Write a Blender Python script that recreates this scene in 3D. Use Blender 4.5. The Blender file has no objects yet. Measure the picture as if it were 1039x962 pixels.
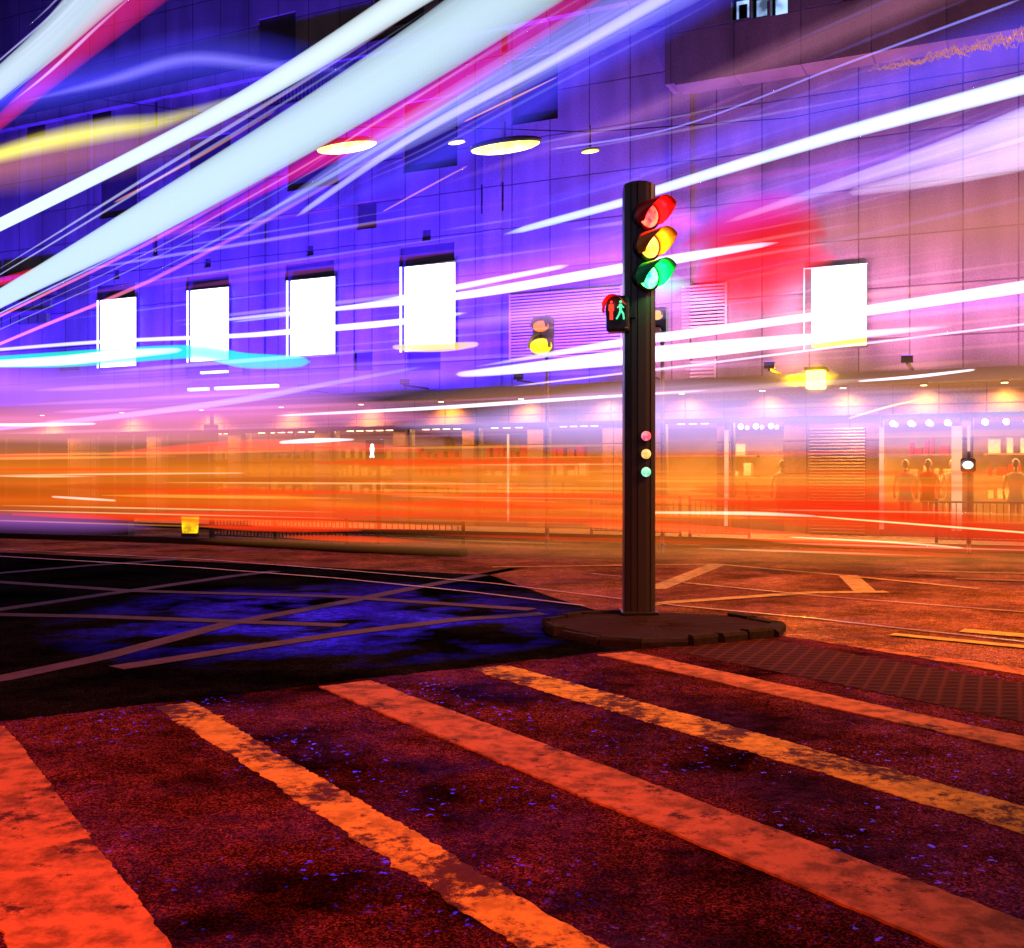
import bpy, bmesh, math, random
from mathutils import Vector, Matrix
random.seed(7)
R = math.radians
F, CX, CY, H = 1083.0, 519.5, 481.0, 1.6        # focal length and centre in pixels of the photo, eye height
scene = bpy.context.scene
# ------------------------------------------------------------------ camera, world, exposure
cam = bpy.data.objects.new('camera', bpy.data.cameras.new('camera'))
scene.collection.objects.link(cam)
cam.location = (0, 0, H); cam.rotation_euler = (R(90), 0, 0)
cam.data.sensor_fit = 'HORIZONTAL'; cam.data.sensor_width = 36
cam.data.lens = 36 * F / 1039; cam.data.clip_start = 0.05; cam.data.clip_end = 2000
scene.camera = cam
world = bpy.data.worlds.new('World'); scene.world = world; world.use_nodes = True
wn = world.node_tree; wn.nodes.clear()
wo = wn.nodes.new('ShaderNodeOutputWorld'); wb = wn.nodes.new('ShaderNodeBackground')
sky = wn.nodes.new('ShaderNodeTexSky'); sky.sky_type = 'NISHITA'; sky.sun_disc = False
sky.sun_elevation = R(-4); sky.sun_rotation = R(200)
wb.inputs['Strength'].default_value = 0.05
wn.links.new(sky.outputs[0], wb.inputs[0]); wn.links.new(wb.outputs[0], wo.inputs[0])
sun = bpy.data.objects.new('sun', bpy.data.lights.new('sun', 'SUN'))
scene.collection.objects.link(sun); sun.data.energy = 0.01; sun.data.angle = R(10); sun.data.color = (.6, .7, 1)
sun.rotation_euler = (R(50), 0, R(-30))
scene.view_settings.view_transform = 'Standard'; scene.view_settings.look = 'None'
scene.view_settings.exposure = 0; scene.view_settings.gamma = 1
scene.view_settings.use_curve_mapping = False
scene.render.engine = 'CYCLES'
scene.cycles.max_bounces = 5; scene.cycles.volume_bounces = 0
scene.cycles.diffuse_bounces = 2; scene.cycles.glossy_bounces = 3
scene.cycles.transparent_max_bounces = 24
scene.cycles.sample_clamp_indirect = 2
scene.cycles.use_light_tree = True

# ------------------------------------------------------------------ geometry of the place
DS = Vector((-.5508, .8344, 0)); NS = Vector((.8344, .5508, 0))     # along / across the main street
UF = Vector((.8988, -.4385, 0)); NF = Vector((-.4385, -.8988, 0))   # along the facade / out of it
FY = 29.5                                                           # facade crosses x = 0 here
def G(px, py, z=0.0):
    Y = F * (H - z) / (py - CY); return Vector(((px - CX) / F * Y, Y, z))
def SP(px, py, p):                                                  # on a lane p metres across the street
    xx = (px - CX) / F; Y = p / (xx * NS.x + NS.y); return Vector((xx * Y, Y, H - (py - CY) / F * Y))
def FP(px, py, y0=FY):                                              # on a plane parallel to the facade
    xx = (px - CX) / F; Y = y0 / (1 + .488 * xx); return Vector((xx * Y, Y, H - (py - CY) / F * Y))
def FU(px, py, out=0.0):                                            # facade-local (u, z) for a plane `out` metres in front
    P = FP(px, py, FY - out / .8988); return (P - Vector((0, FY, 0))).dot(UF), P.z
FROT = math.atan2(UF.y, UF.x)

# ------------------------------------------------------------------ materials
def nt(name):
    m = bpy.data.materials.new(name); m.use_nodes = True; t = m.node_tree
    return m, t, t.nodes, t.links
def mat(name, col, rough=.6, metal=0, var=.25, scale=8, bump=.15, spec=.5, dist=.01):
    m, t, N, L = nt(name); b = N['Principled BSDF']
    tc = N.new('ShaderNodeTexCoord'); nz = N.new('ShaderNodeTexNoise')
    nz.inputs['Scale'].default_value = scale; nz.inputs['Detail'].default_value = 6
    L.new(tc.outputs['Object'], nz.inputs['Vector'])
    mx = N.new('ShaderNodeMix'); mx.data_type = 'RGBA'
    mx.inputs[6].default_value = tuple(c * (1 - var) for c in col) + (1,)
    mx.inputs[7].default_value = tuple(min(1, c * (1 + var)) for c in col) + (1,)
    L.new(nz.outputs[0], mx.inputs[0]); L.new(mx.outputs[2], b.inputs['Base Color'])
    b.inputs['Roughness'].default_value = rough; b.inputs['Metallic'].default_value = metal
    b.inputs['Specular IOR Level'].default_value = spec
    bp = N.new('ShaderNodeBump'); bp.inputs['Strength'].default_value = bump; bp.inputs['Distance'].default_value = dist
    L.new(nz.outputs[0], bp.inputs['Height']); L.new(bp.outputs[0], b.inputs['Normal'])
    return m
def emat(name, col, s, var=0, scale=5, stretch=(1, 1, 1)):
    m, t, N, L = nt(name); b = N['Principled BSDF']; b.inputs['Base Color'].default_value = (.1, .1, .1, 1)
    b.inputs['Emission Color'].default_value = tuple(col) + (1,); b.inputs['Emission Strength'].default_value = s
    if var:
        tc = N.new('ShaderNodeTexCoord'); mp = N.new('ShaderNodeMapping'); nz = N.new('ShaderNodeTexNoise')
        mp.inputs['Scale'].default_value = stretch; nz.inputs['Scale'].default_value = scale
        L.new(tc.outputs['Object'], mp.inputs[0]); L.new(mp.outputs[0], nz.inputs['Vector'])
        mr = N.new('ShaderNodeMapRange'); mr.inputs[1].default_value = .35; mr.inputs[2].default_value = .65
        mr.inputs[3].default_value = s * (1 - var); mr.inputs[4].default_value = s * (1 + var)
        L.new(nz.outputs[0], mr.inputs[0]); L.new(mr.outputs[0], b.inputs['Emission Strength'])
    return m
def vmat(name, col, s, ab=0):
    m, t, N, L = nt(name); N.remove(N['Principled BSDF'])
    e = N.new('ShaderNodeEmission'); e.inputs[0].default_value = tuple(col) + (1,); e.inputs[1].default_value = s
    if ab:
        a = N.new('ShaderNodeVolumeAbsorption'); a.inputs['Color'].default_value = (0, 0, 0, 1); a.inputs['Density'].default_value = ab
        ad = N.new('ShaderNodeAddShader'); L.new(e.outputs[0], ad.inputs[0]); L.new(a.outputs[0], ad.inputs[1]); L.new(ad.outputs[0], N['Material Output'].inputs['Volume'])
    else: L.new(e.outputs[0], N['Material Output'].inputs['Volume'])
    m.cycles.homogeneous_volume = True
    return m
def asphalt(name, base, sheen_tint, rough, wet0=.5, wet1=.62, patch=.6, glint=None, pool=None):
    """aggregate of small stones, broad worn areas, and damp patches with the blue or red of the lights put into their sheen"""
    m, t, N, L = nt(name); N.remove(N['Principled BSDF']); g = N.new('ShaderNodeNewGeometry')
    def noise(sc, det=4, ro=.6):
        n = N.new('ShaderNodeTexNoise'); n.inputs['Scale'].default_value = sc; n.inputs['Detail'].default_value = det
        n.inputs['Roughness'].default_value = ro; L.new(g.outputs['Position'], n.inputs['Vector']); return n.outputs[0]
    def mrange(src, a, b, c, d):
        q = N.new('ShaderNodeMapRange'); q.inputs[1].default_value = a; q.inputs[2].default_value = b
        q.inputs[3].default_value = c; q.inputs[4].default_value = d; L.new(src, q.inputs[0]); return q.outputs[0]
    def mul(a, b):
        q = N.new('ShaderNodeMath'); q.operation = 'MULTIPLY'; L.new(a, q.inputs[0]); L.new(b, q.inputs[1]); return q.outputs[0]
    def scale(col, f):
        q = N.new('ShaderNodeVectorMath'); q.operation = 'SCALE'; q.inputs[0].default_value = col; L.new(f, q.inputs['Scale']); return q.outputs[0]
    vo = N.new('ShaderNodeTexVoronoi'); vo.inputs['Scale'].default_value = 120; wp = N.new('ShaderNodeVectorMath'); wp.operation = 'MULTIPLY_ADD'; wp.inputs[1].default_value = (.02, .02, .02)
    nzc = N.new('ShaderNodeTexNoise'); nzc.inputs['Scale'].default_value = 40; L.new(g.outputs['Position'], nzc.inputs['Vector']); L.new(nzc.outputs['Color'], wp.inputs[0]); L.new(g.outputs['Position'], wp.inputs[2]); L.new(wp.outputs[0], vo.inputs['Vector'])
    sep = N.new('ShaderNodeSeparateColor'); L.new(vo.outputs['Color'], sep.inputs[0])
    pw = N.new('ShaderNodeMath'); pw.operation = 'POWER'; pw.inputs[1].default_value = 2.2; L.new(sep.outputs[0], pw.inputs[0])
    stone_ = mrange(pw.outputs[0], 0, 1, .25, 2.6)
    gap = mrange(vo.outputs['Distance'], .35, .8, 1, .45)
    pits = mrange(noise(11, 8, .85), .36, .47, .12, 1); broad = mrange(noise(.55, 5, .65), .4, .6, 1 - patch, 1.5); mid = mrange(noise(4, 6, .7), .35, .65, .55, 1.3)
    f = mul(mul(mul(stone_, gap), mul(pits, broad)), mid)
    d = N.new('ShaderNodeBsdfDiffuse'); L.new(scale(base, f), d.inputs[0])
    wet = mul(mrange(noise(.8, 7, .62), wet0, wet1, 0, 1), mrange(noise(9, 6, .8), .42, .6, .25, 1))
    if pool:        # damp area and its tinted sheen, set at one spot: centre and half sizes in metres
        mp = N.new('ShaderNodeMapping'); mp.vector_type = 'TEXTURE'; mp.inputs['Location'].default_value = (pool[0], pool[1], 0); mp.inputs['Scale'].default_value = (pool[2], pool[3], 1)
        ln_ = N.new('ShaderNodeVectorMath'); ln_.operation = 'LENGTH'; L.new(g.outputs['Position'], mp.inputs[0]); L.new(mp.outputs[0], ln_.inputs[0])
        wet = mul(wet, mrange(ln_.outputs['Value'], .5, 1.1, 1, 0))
    gl = N.new('ShaderNodeBsdfGlossy'); gl.inputs['Roughness'].default_value = rough; L.new(scale(sheen_tint, wet), gl.inputs[0])  # colour of the reflected lights is put into the sheen itself
    ad = N.new('ShaderNodeAddShader'); L.new(d.outputs[0], ad.inputs[0]); L.new(gl.outputs[0], ad.inputs[1]); out = ad
    if glint:
        sm = mul(mrange(noise(22, 3, .6), .64, .69, 0, 1), mrange(noise(.9, 3, .5), .46, .6, 0, 1))
        g2 = N.new('ShaderNodeBsdfGlossy'); g2.inputs['Roughness'].default_value = .25; L.new(scale(glint, sm), g2.inputs[0])  # small tinted glints, their light colour painted in
        ad2 = N.new('ShaderNodeAddShader'); L.new(ad.outputs[0], ad2.inputs[0]); L.new(g2.outputs[0], ad2.inputs[1]); out = ad2
    bp = N.new('ShaderNodeBump'); bp.inputs['Strength'].default_value = .7; bp.inputs['Distance'].default_value = .006; bp.invert = True
    L.new(vo.outputs['Distance'], bp.inputs['Height'])
    L.new(bp.outputs[0], d.inputs['Normal']); b2 = N.new('ShaderNodeBump'); b2.inputs['Strength'].default_value = .35; b2.inputs['Distance'].default_value = .006
    L.new(noise(60, 4, .7), b2.inputs['Height']); L.new(b2.outputs[0], gl.inputs['Normal'])
    L.new(out.outputs[0], N['Material Output'].inputs['Surface']); return m
def paint(name, col, under, wear, soil=.5):
    """road paint worn through to the asphalt in patches"""
    m, t, N, L = nt(name); b = N['Principled BSDF']; g = N.new('ShaderNodeNewGeometry')
    def noise(sc, det, ro):
        n = N.new('ShaderNodeTexNoise'); n.inputs['Scale'].default_value = sc; n.inputs['Detail'].default_value = det
        n.inputs['Roughness'].default_value = ro; L.new(g.outputs['Position'], n.inputs['Vector']); return n
    a0 = noise(2.0, 3, .6); a1 = noise(16, 10, .85); fine = noise(45, 4, .7)
    a = N.new('ShaderNodeMix'); a.data_type = 'FLOAT'; a.inputs[0].default_value = .55; L.new(a0.outputs[0], a.inputs[2]); L.new(a1.outputs[0], a.inputs[3]); dirt = noise(6, 8, .7)
    mr = N.new('ShaderNodeMapRange'); mr.inputs[1].default_value = wear - .03; mr.inputs[2].default_value = wear + .03
    L.new(a.outputs[0], mr.inputs[0])
    d = N.new('ShaderNodeMix'); d.data_type = 'RGBA'
    d.inputs[6].default_value = tuple(c * soil for c in col) + (1,); d.inputs[7].default_value = tuple(col) + (1,)
    m3 = N.new('ShaderNodeMapRange'); m3.inputs[1].default_value = .4; m3.inputs[2].default_value = .56
    L.new(dirt.outputs[0], m3.inputs[0]); L.new(m3.outputs[0], d.inputs[0])
    u = N.new('ShaderNodeMix'); u.data_type = 'RGBA'; u.inputs[6].default_value = tuple(c * .4 for c in under) + (1,)
    u.inputs[7].default_value = tuple(c * 1.6 for c in under) + (1,); L.new(fine.outputs[0], u.inputs[0])
    mx = N.new('ShaderNodeMix'); mx.data_type = 'RGBA'; L.new(mr.outputs[0], mx.inputs[0])
    L.new(u.outputs[2], mx.inputs[6]); L.new(d.outputs[2], mx.inputs[7]); L.new(mx.outputs[2], b.inputs['Base Color'])
    b.inputs['Roughness'].default_value = .8; b.inputs['Specular IOR Level'].default_value = .1
    bp = N.new('ShaderNodeBump'); bp.inputs['Strength'].default_value = .6; bp.inputs['Distance'].default_value = .006
    ad = N.new('ShaderNodeMath'); ad.operation = 'ADD'; L.new(fine.outputs[0], ad.inputs[0]); L.new(dirt.outputs[0], ad.inputs[1])
    L.new(ad.outputs[0], bp.inputs['Height']); L.new(bp.outputs[0], b.inputs['Normal'])
    return m
def stone(name, col, col2, w=1.15, h=1.2, rough=.45):
    m, t, N, L = nt(name); b = N['Principled BSDF']; tc = N.new('ShaderNodeTexCoord')
    sx = N.new('ShaderNodeSeparateXYZ'); cb = N.new('ShaderNodeCombineXYZ')
    L.new(tc.outputs['Object'], sx.inputs[0]); L.new(sx.outputs[0], cb.inputs[0]); L.new(sx.outputs[2], cb.inputs[1])
    br = N.new('ShaderNodeTexBrick'); br.offset = 0; br.inputs['Scale'].default_value = 1
    br.inputs['Brick Width'].default_value = w; br.inputs['Row Height'].default_value = h
    br.inputs['Mortar Size'].default_value = .018; br.inputs['Mortar Smooth'].default_value = .1
    br.inputs['Color1'].default_value = tuple(col) + (1,); br.inputs['Color2'].default_value = tuple(col2) + (1,)
    br.inputs['Mortar'].default_value = (.12, .11, .13, 1)
    L.new(cb.outputs[0], br.inputs['Vector'])
    nz = N.new('ShaderNodeTexNoise'); nz.inputs['Scale'].default_value = 26; nz.inputs['Detail'].default_value = 8
    nz.inputs['Roughness'].default_value = .75; L.new(tc.outputs['Object'], nz.inputs['Vector'])
    n2 = N.new('ShaderNodeTexNoise'); n2.inputs['Scale'].default_value = .7; n2.inputs['Detail'].default_value = 5
    mpp = N.new('ShaderNodeMapping'); mpp.inputs['Scale'].default_value = (1.6, 1, .35)
    L.new(tc.outputs['Object'], mpp.inputs[0]); L.new(mpp.outputs[0], n2.inputs['Vector'])
    cr = N.new('ShaderNodeMapRange'); cr.inputs[1].default_value = .3; cr.inputs[2].default_value = .7
    cr.inputs[3].default_value = .55; cr.inputs[4].default_value = 1.2; L.new(nz.outputs[0], cr.inputs[0])
    c3 = N.new('ShaderNodeMapRange'); c3.inputs[1].default_value = .3; c3.inputs[2].default_value = .7
    c3.inputs[3].default_value = .6; c3.inputs[4].default_value = 1.15; L.new(n2.outputs[0], c3.inputs[0])
    mm = N.new('ShaderNodeMath'); mm.operation = 'MULTIPLY'; L.new(cr.outputs[0], mm.inputs[0]); L.new(c3.outputs[0], mm.inputs[1])
    vm = N.new('ShaderNodeVectorMath'); vm.operation = 'SCALE'; L.new(br.outputs[0], vm.inputs[0]); L.new(mm.outputs[0], vm.inputs['Scale'])
    L.new(vm.outputs[0], b.inputs['Base Color']); b.inputs['Roughness'].default_value = rough
    bp = N.new('ShaderNodeBump'); bp.invert = True; bp.inputs['Strength'].default_value = .6; bp.inputs['Distance'].default_value = .02
    L.new(br.outputs['Fac'], bp.inputs['Height']); L.new(bp.outputs[0], b.inputs['Normal'])
    return m
M = dict(
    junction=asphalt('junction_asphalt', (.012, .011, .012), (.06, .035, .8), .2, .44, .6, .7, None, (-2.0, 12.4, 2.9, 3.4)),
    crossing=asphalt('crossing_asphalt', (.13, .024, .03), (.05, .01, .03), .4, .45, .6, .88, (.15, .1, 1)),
    far_road=asphalt('orange_lit_asphalt', (.24, .1, .035), (.3, .1, .1), .25, .38, .58, .5),
    lit_white_paint=paint('thermoplastic_lit_orange', (.62, .2, .07), (.07, .015, .015), .435, .4),  # white stripes with the orange lamplight put into their colour
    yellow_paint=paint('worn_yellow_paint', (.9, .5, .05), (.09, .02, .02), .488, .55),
    box_paint=paint('box_junction_paint', (.13, .08, .12), (.04, .035, .04), .36, .7),
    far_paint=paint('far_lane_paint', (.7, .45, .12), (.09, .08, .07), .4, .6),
    kerb=mat('kerb_concrete', (.03, .022, .022), .95, spec=.05, scale=18, var=.6, bump=.6, dist=.02),
    island=mat('island_asphalt', (.03, .013, .013), .95, spec=.05, scale=40, var=.6, bump=.6),
    paving=mat('pavement_concrete', (.3, .27, .25), .7, scale=6, var=.3),
    dark_metal=mat('charcoal_metal', (.06, .057, .06), .38, .35, .2, 30, .05),
    black=mat('black_plastic', (.015, .015, .017), .35, 0, .2, 20, .05),
    steel=mat('rail_steel', (.5, .48, .46), .25, 1, .3, 12, .1),
    grey_metal=mat('painted_grey_metal', (.2, .2, .22), .4, .3, .2, 12, .05),
    stone=stone('granite_cladding', (.36, .34, .38), (.27, .26, .3)),
    stone_dark=stone('dark_granite', (.24, .2, .2), (.17, .15, .15), 1.6, 1.4, .35),
    recess=mat('recess_louvre', (.07, .06, .09), .6, 0, .3, 3, .1),
    base_stone=stone('shopfront_stone', (.42, .33, .24), (.34, .27, .2), 1.0, .8),
    warm_wall=mat('shop_plaster', (.6, .48, .32), .7, 0, .3, 2),
    wood=mat('shop_counter_wood', (.3, .16, .08), .5, 0, .4, 4),
    shutter=mat('roller_shutter', (.45, .36, .34), .4, .4, .2, 3),
    louvre=mat('pale_louvre', (.7, .66, .66), .45, .1, .15, 3),
    cloth=mat('mannequin_clothes', (.65, .6, .55), .8, 0, .3, 9),
    red_cloth=mat('red_clothes', (.55, .05, .04), .8, 0, .3, 9),
    skin=mat('mannequin_plastic', (.7, .55, .42), .4, 0, .1, 9),
    glass=None,
)
def glassmat():
    m, t, N, L = nt('window_glass'); N.remove(N['Principled BSDF'])
    tr = N.new('ShaderNodeBsdfTransparent'); tr.inputs[0].default_value = (.86, .86, .86, 1)
    gl = N.new('ShaderNodeBsdfGlossy'); gl.inputs['Roughness'].default_value = .03; gl.inputs[0].default_value = (.8, .8, .8, 1)
    fr = N.new('ShaderNodeFresnel'); fr.inputs[0].default_value = 1.5; mx = N.new('ShaderNodeMixShader')
    L.new(fr.outputs[0], mx.inputs[0]); L.new(tr.outputs[0], mx.inputs[1]); L.new(gl.outputs[0], mx.inputs[2])
    L.new(mx.outputs[0], N['Material Output'].inputs['Surface']); return m
M['glass'] = glassmat()

# ------------------------------------------------------------------ object helpers
def tag(o, label=None, cat=None, group=None, kind=None):
    if label: o['label'] = label
    if cat: o['category'] = cat
    if group: o['group'] = group
    if kind: o['kind'] = kind
    return o
def empty(name, loc, label=None, cat=None, group=None, rz=0):
    o = bpy.data.objects.new(name, None); scene.collection.objects.link(o)
    o.location = loc; o.rotation_euler = (0, 0, rz); o.empty_display_size = .2
    return tag(o, label, cat, group)
ORD = ['leftmost', 'second from the left', 'third from the left', 'fourth from the left', 'fifth from the left', 'sixth from the left', 'seventh from the left', 'eighth from the left', 'ninth from the left', 'tenth from the left', 'third from the right', 'second from the right', 'rightmost']
class MB:
    def __init__(s): s.bm = bmesh.new()
    def box(s, a, b, bev=0):
        r = bmesh.ops.create_cube(s.bm, size=1)
        c = [(a[i] + b[i]) / 2 for i in range(3)]; d = [abs(b[i] - a[i]) for i in range(3)]
        for v in r['verts']: v.co = Vector([v.co[i] * d[i] + c[i] for i in range(3)])
        if bev:
            ed = list({e for v in r['verts'] for e in v.link_edges})
            bmesh.ops.bevel(s.bm, geom=ed, offset=bev, segments=2, affect='EDGES', profile=.5)
        return s
    def cyl(s, a, b, r0, r1=None, seg=16, cap=True):
        a, b = Vector(a), Vector(b); r1 = r0 if r1 is None else r1; d = (b - a)
        q = d.to_track_quat('Z', 'Y'); M4 = Matrix.Translation((a + b) / 2) @ q.to_matrix().to_4x4()
        bmesh.ops.create_cone(s.bm, cap_ends=cap, segments=seg, radius1=r0, radius2=r1, depth=d.length, matrix=M4); return s
    def ball(s, c, r, seg=12, sc=(1, 1, 1)):
        bmesh.ops.create_uvsphere(s.bm, u_segments=seg, v_segments=max(6, seg // 2 + 2), radius=r,
                                  matrix=Matrix.Translation(c) @ Matrix.Diagonal((*sc, 1))); return s
    def poly(s, pts, thick=0):
        vs = [s.bm.verts.new(p) for p in pts]; f = s.bm.faces.new(vs)
        if f.normal.z < 0: pass
        if thick:
            r = bmesh.ops.extrude_face_region(s.bm, geom=[f])
            bmesh.ops.translate(s.bm, verts=[v for v in r['geom'] if isinstance(v, bmesh.types.BMVert)], vec=(0, 0, thick))
        return s
    def tube(s, pts, rads, seg=12, flat=1.0, ex=2.0):
        """closed tube through pts; rads = vertical radii, flat = horizontal/vertical"""
        rings = []
        for i, (p, r) in enumerate(zip(pts, rads)):
            a = pts[max(0, i - 1)]; b = pts[min(len(pts) - 1, i + 1)]; d = (b - a).normalized()
            h = d.cross(Vector((0, 0, 1))).normalized(); v = h.cross(d).normalized()
            cs_ = lambda a_: math.copysign(abs(a_) ** (2 / ex), a_)
            rings.append([s.bm.verts.new(p + h * (r * (flat[i] if isinstance(flat, list) else flat) * cs_(math.cos(2 * math.pi * k / seg))) + v * (r * cs_(math.sin(2 * math.pi * k / seg)))) for k in range(seg)])
        for A, B in zip(rings, rings[1:]):
            for k in range(seg): s.bm.faces.new((A[k], A[(k + 1) % seg], B[(k + 1) % seg], B[k]))
        s.bm.faces.new(rings[0][::-1]); s.bm.faces.new(rings[-1]); return s
    def build(s, name, m, parent=None, smooth=False, loc=None):
        bmesh.ops.recalc_face_normals(s.bm, faces=s.bm.faces)
        me = bpy.data.meshes.new(name); s.bm.to_mesh(me); s.bm.free()
        if smooth:
            for p in me.polygons: p.use_smooth = True
        me.materials.append(m); o = bpy.data.objects.new(name, me); scene.collection.objects.link(o)
        if parent: o.parent = parent
        if loc: o.location = loc
        return o
def struct(o): o['kind'] = 'structure'; return o
def copy_tree(o, parent=None):
    c = o.copy(); scene.collection.objects.link(c); c.parent = parent
    for ch in list(o.children): copy_tree(ch, c)
    return c

# ------------------------------------------------------------------ ground
big = MB().poly([(-300, -60, 0), (300, -60, 0), (300, 400, 0), (-300, 400, 0)])
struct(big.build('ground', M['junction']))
def ps(P): return P.dot(NS), P.dot(DS)
def world_ps(p, s, z=0): v = NS * p + DS * s; return Vector((v.x, v.y, z))
def ragged(pts, step=.05, amp=.008, z=0):
    out = []
    for a, b in zip(pts, pts[1:] + pts[:1]):
        a, b = Vector(a), Vector(b); n = max(1, min(700, int((b - a).length / step))); ph = random.uniform(0, 9); lf = 0; t = (b - a).normalized(); nn = Vector((-t.y, t.x, 0))
        for i in range(n):
            lf = lf * .9 + random.uniform(-amp, amp) * .6
            q = a.lerp(b, i / n); k = (random.uniform(-amp, amp) * .8 + lf + (random.random() < .04) * random.uniform(-3, 3) * amp) if i else 0
            out.append((q.x + nn.x * k, q.y + nn.y * k, z))
    return out
edge = [G(-500, 793), G(0, 733), G(310, 697), G(605, 663), G(700, 656), G(795, 646), G(1039, 678)]
back = DS * -14
cw = edge + [edge[-1] + back, edge[0] + back]
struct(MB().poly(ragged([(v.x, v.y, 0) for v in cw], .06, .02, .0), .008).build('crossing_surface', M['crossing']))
# far carriageway, orange light put into its asphalt colour, parallel to the facade
fr = [FP(-600, 500), FP(1500, 500)]
def strip(o0, o1, z, m, name, u0=-40, u1=26, thick=0):
    c = Vector((0, FY, 0)); P = [c + UF * u0 + NF * o0, c + UF * u1 + NF * o0, c + UF * u1 + NF * o1, c + UF * u0 + NF * o1]
    return struct(MB().poly([(p.x, p.y, z) for p in P], thick).build(name, m))
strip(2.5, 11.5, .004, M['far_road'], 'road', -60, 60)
strip(-8, 2.5, 0, M['paving'], 'pavement', -60, 60, .13)
rs = [G(470, 574), G(560, 606), G(600, 618), G(640, 632), G(795, 646), G(1039, 678), G(1600, 752), G(1800, 560), G(900, 556)]
struct(MB().poly([(v.x, v.y, .003) for v in rs]).build('road', M['far_road']))  # same orange-lit colour, laid up to where the dark junction starts
# crossing stripes: (p0, p1, first pixel of the far end, material)
edge_s = [ps(e) for e in edge]
def edge_at(p):
    for (p0, s0), (p1, s1) in zip(edge_s, edge_s[1:]):
        if p0 <= p <= p1: return s0 + (s1 - s0) * (p - p0) / (p1 - p0)
    return edge_s[0][1]
for p0, p1, inset, m, th in ((.56, 1.03, .2, 'lit_white_paint', .009), (1.99, 2.24, .12, 'yellow_paint', .003), (3.18, 3.6, .12, 'lit_white_paint', .011),
                         (4.5, 4.86, .1, 'yellow_paint', .004), (5.8, 6.13, .12, 'lit_white_paint', .009), (8.02, 8.3, .3, 'lit_white_paint', .006)):
    e0, e1 = edge_at(p0) - inset, edge_at(p1) - inset
    if m == 'yellow_paint' and p0 < 2: e0 += .0
    pts = [world_ps(p0, e0), world_ps(p1, e1), world_ps(p1, -12), world_ps(p0, -12)]
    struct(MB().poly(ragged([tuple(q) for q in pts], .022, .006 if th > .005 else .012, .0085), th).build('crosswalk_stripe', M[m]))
# painted lines on the junction, as bands on the ground from centre lines
def band(pts, w, m, name, z=.004, th=0):
    P = [G(*q) for q in pts]; L_, R_ = [], []
    for i, p in enumerate(P):
        d = (P[min(i + 1, len(P) - 1)] - P[max(i - 1, 0)]).normalized(); n = Vector((-d.y, d.x, 0))
        L_.append(p + n * w / 2); R_.append(p - n * w / 2)
    b = MB()
    for i in range(len(P) - 1):
        b.poly([(v.x, v.y, z) for v in (L_[i], L_[i + 1], R_[i + 1], R_[i])], th)
    bmesh.ops.remove_doubles(b.bm, verts=b.bm.verts, dist=.0005)
    return struct(b.build(name, M[m] if isinstance(m, str) else m))
zz = .004
for pts, w in (([(-60, 698), (0, 689), (104, 667), (232, 633), (350, 611), (419, 597), (523, 577)], .24),
               ([(118, 678), (236, 660), (350, 643), (463, 629), (552, 623)], .24),
               ([(-60, 622), (0, 624), (101, 626), (236, 631), (350, 635)], .24),
               ([(-60, 588), (0, 591), (135, 600), (350, 606), (389, 609), (540, 619)], .24),
               ([(-60, 629), (0, 619), (125, 601), (236, 585), (280, 580)], .24),
               ([(-60, 589), (0, 582), (94, 574), (180, 568)], .24)):
    band(pts, w, 'box_paint', 'box_junction_line', zz); zz += .0012
zz = .009
for pts, w in (([(664, 598), (690, 588), (728, 573)], .3), ([(640, 616), (690, 611), (821, 602), (900, 601)], .22), ([(860, 584), (879, 602)], .3),
               ([(500, 576), (727, 573), (850, 584), (993, 598)], .16), ([(930, 580), (1060, 583)], .25), ([(970, 588), (1060, 591)], .22),
               ([(976, 641), (1060, 648)], .25), ([(905, 645), (1060, 660)], .16)):
    band(pts, w, 'far_paint', 'lane_line', zz); zz += .0012
zz = .018
for pts in ([(-40, 556), (200, 568), (345, 579), (500, 593), (690, 616), (828, 629), (905, 638), (1060, 655)],
            [(-40, 563), (200, 577), (345, 588), (480, 602), (594, 616)],
            [(600, 583), (720, 595), (831, 606), (983, 618), (1060, 624)]):
    band(pts, .055, 'steel', 'tram_rail', zz); zz += .001
# cross hatched repair patch on the crossing
def hatch():
    m, t, N, L = nt('cross_hatched_surfacing'); b = N['Principled BSDF']; g = N.new('ShaderNodeNewGeometry')
    out = []
    for a in (25, 95):
        mp = N.new('ShaderNodeMapping'); mp.inputs['Rotation'].default_value = (0, 0, R(a)); L.new(g.outputs['Position'], mp.inputs[0])
        w = N.new('ShaderNodeTexWave'); w.inputs['Scale'].default_value = 2.4; w.inputs['Distortion'].default_value = .6
        L.new(mp.outputs[0], w.inputs[0]); out.append(w)
    mm = N.new('ShaderNodeMath'); mm.operation = 'MAXIMUM'; L.new(out[0].outputs['Fac'], mm.inputs[0]); L.new(out[1].outputs['Fac'], mm.inputs[1])
    cr = N.new('ShaderNodeValToRGB'); cr.color_ramp.elements[0].position = .75; cr.color_ramp.elements[1].position = 1
    cr.color_ramp.elements[0].color = (.035, .008, .01, 1); cr.color_ramp.elements[1].color = (.085, .02, .018, 1)
    L.new(mm.outputs[0], cr.inputs[0]); L.new(cr.outputs[0], b.inputs['Base Color']); b.inputs['Roughness'].default_value = .9; b.inputs['Specular IOR Level'].default_value = .05
    bp = N.new('ShaderNodeBump'); bp.inputs['Strength'].default_value = .7; bp.inputs['Distance'].default_value = .01
    L.new(mm.outputs[0], bp.inputs['Height']); L.new(bp.outputs[0], b.inputs['Normal']); return m
h_pts = [world_ps(6.5, 7.4), world_ps(7.7, 7.4), world_ps(7.7, -2), world_ps(6.5, -2)]
struct(MB().poly([(q.x, q.y, .0122) for q in h_pts]).build('hatched_surfacing', hatch()))
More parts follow.
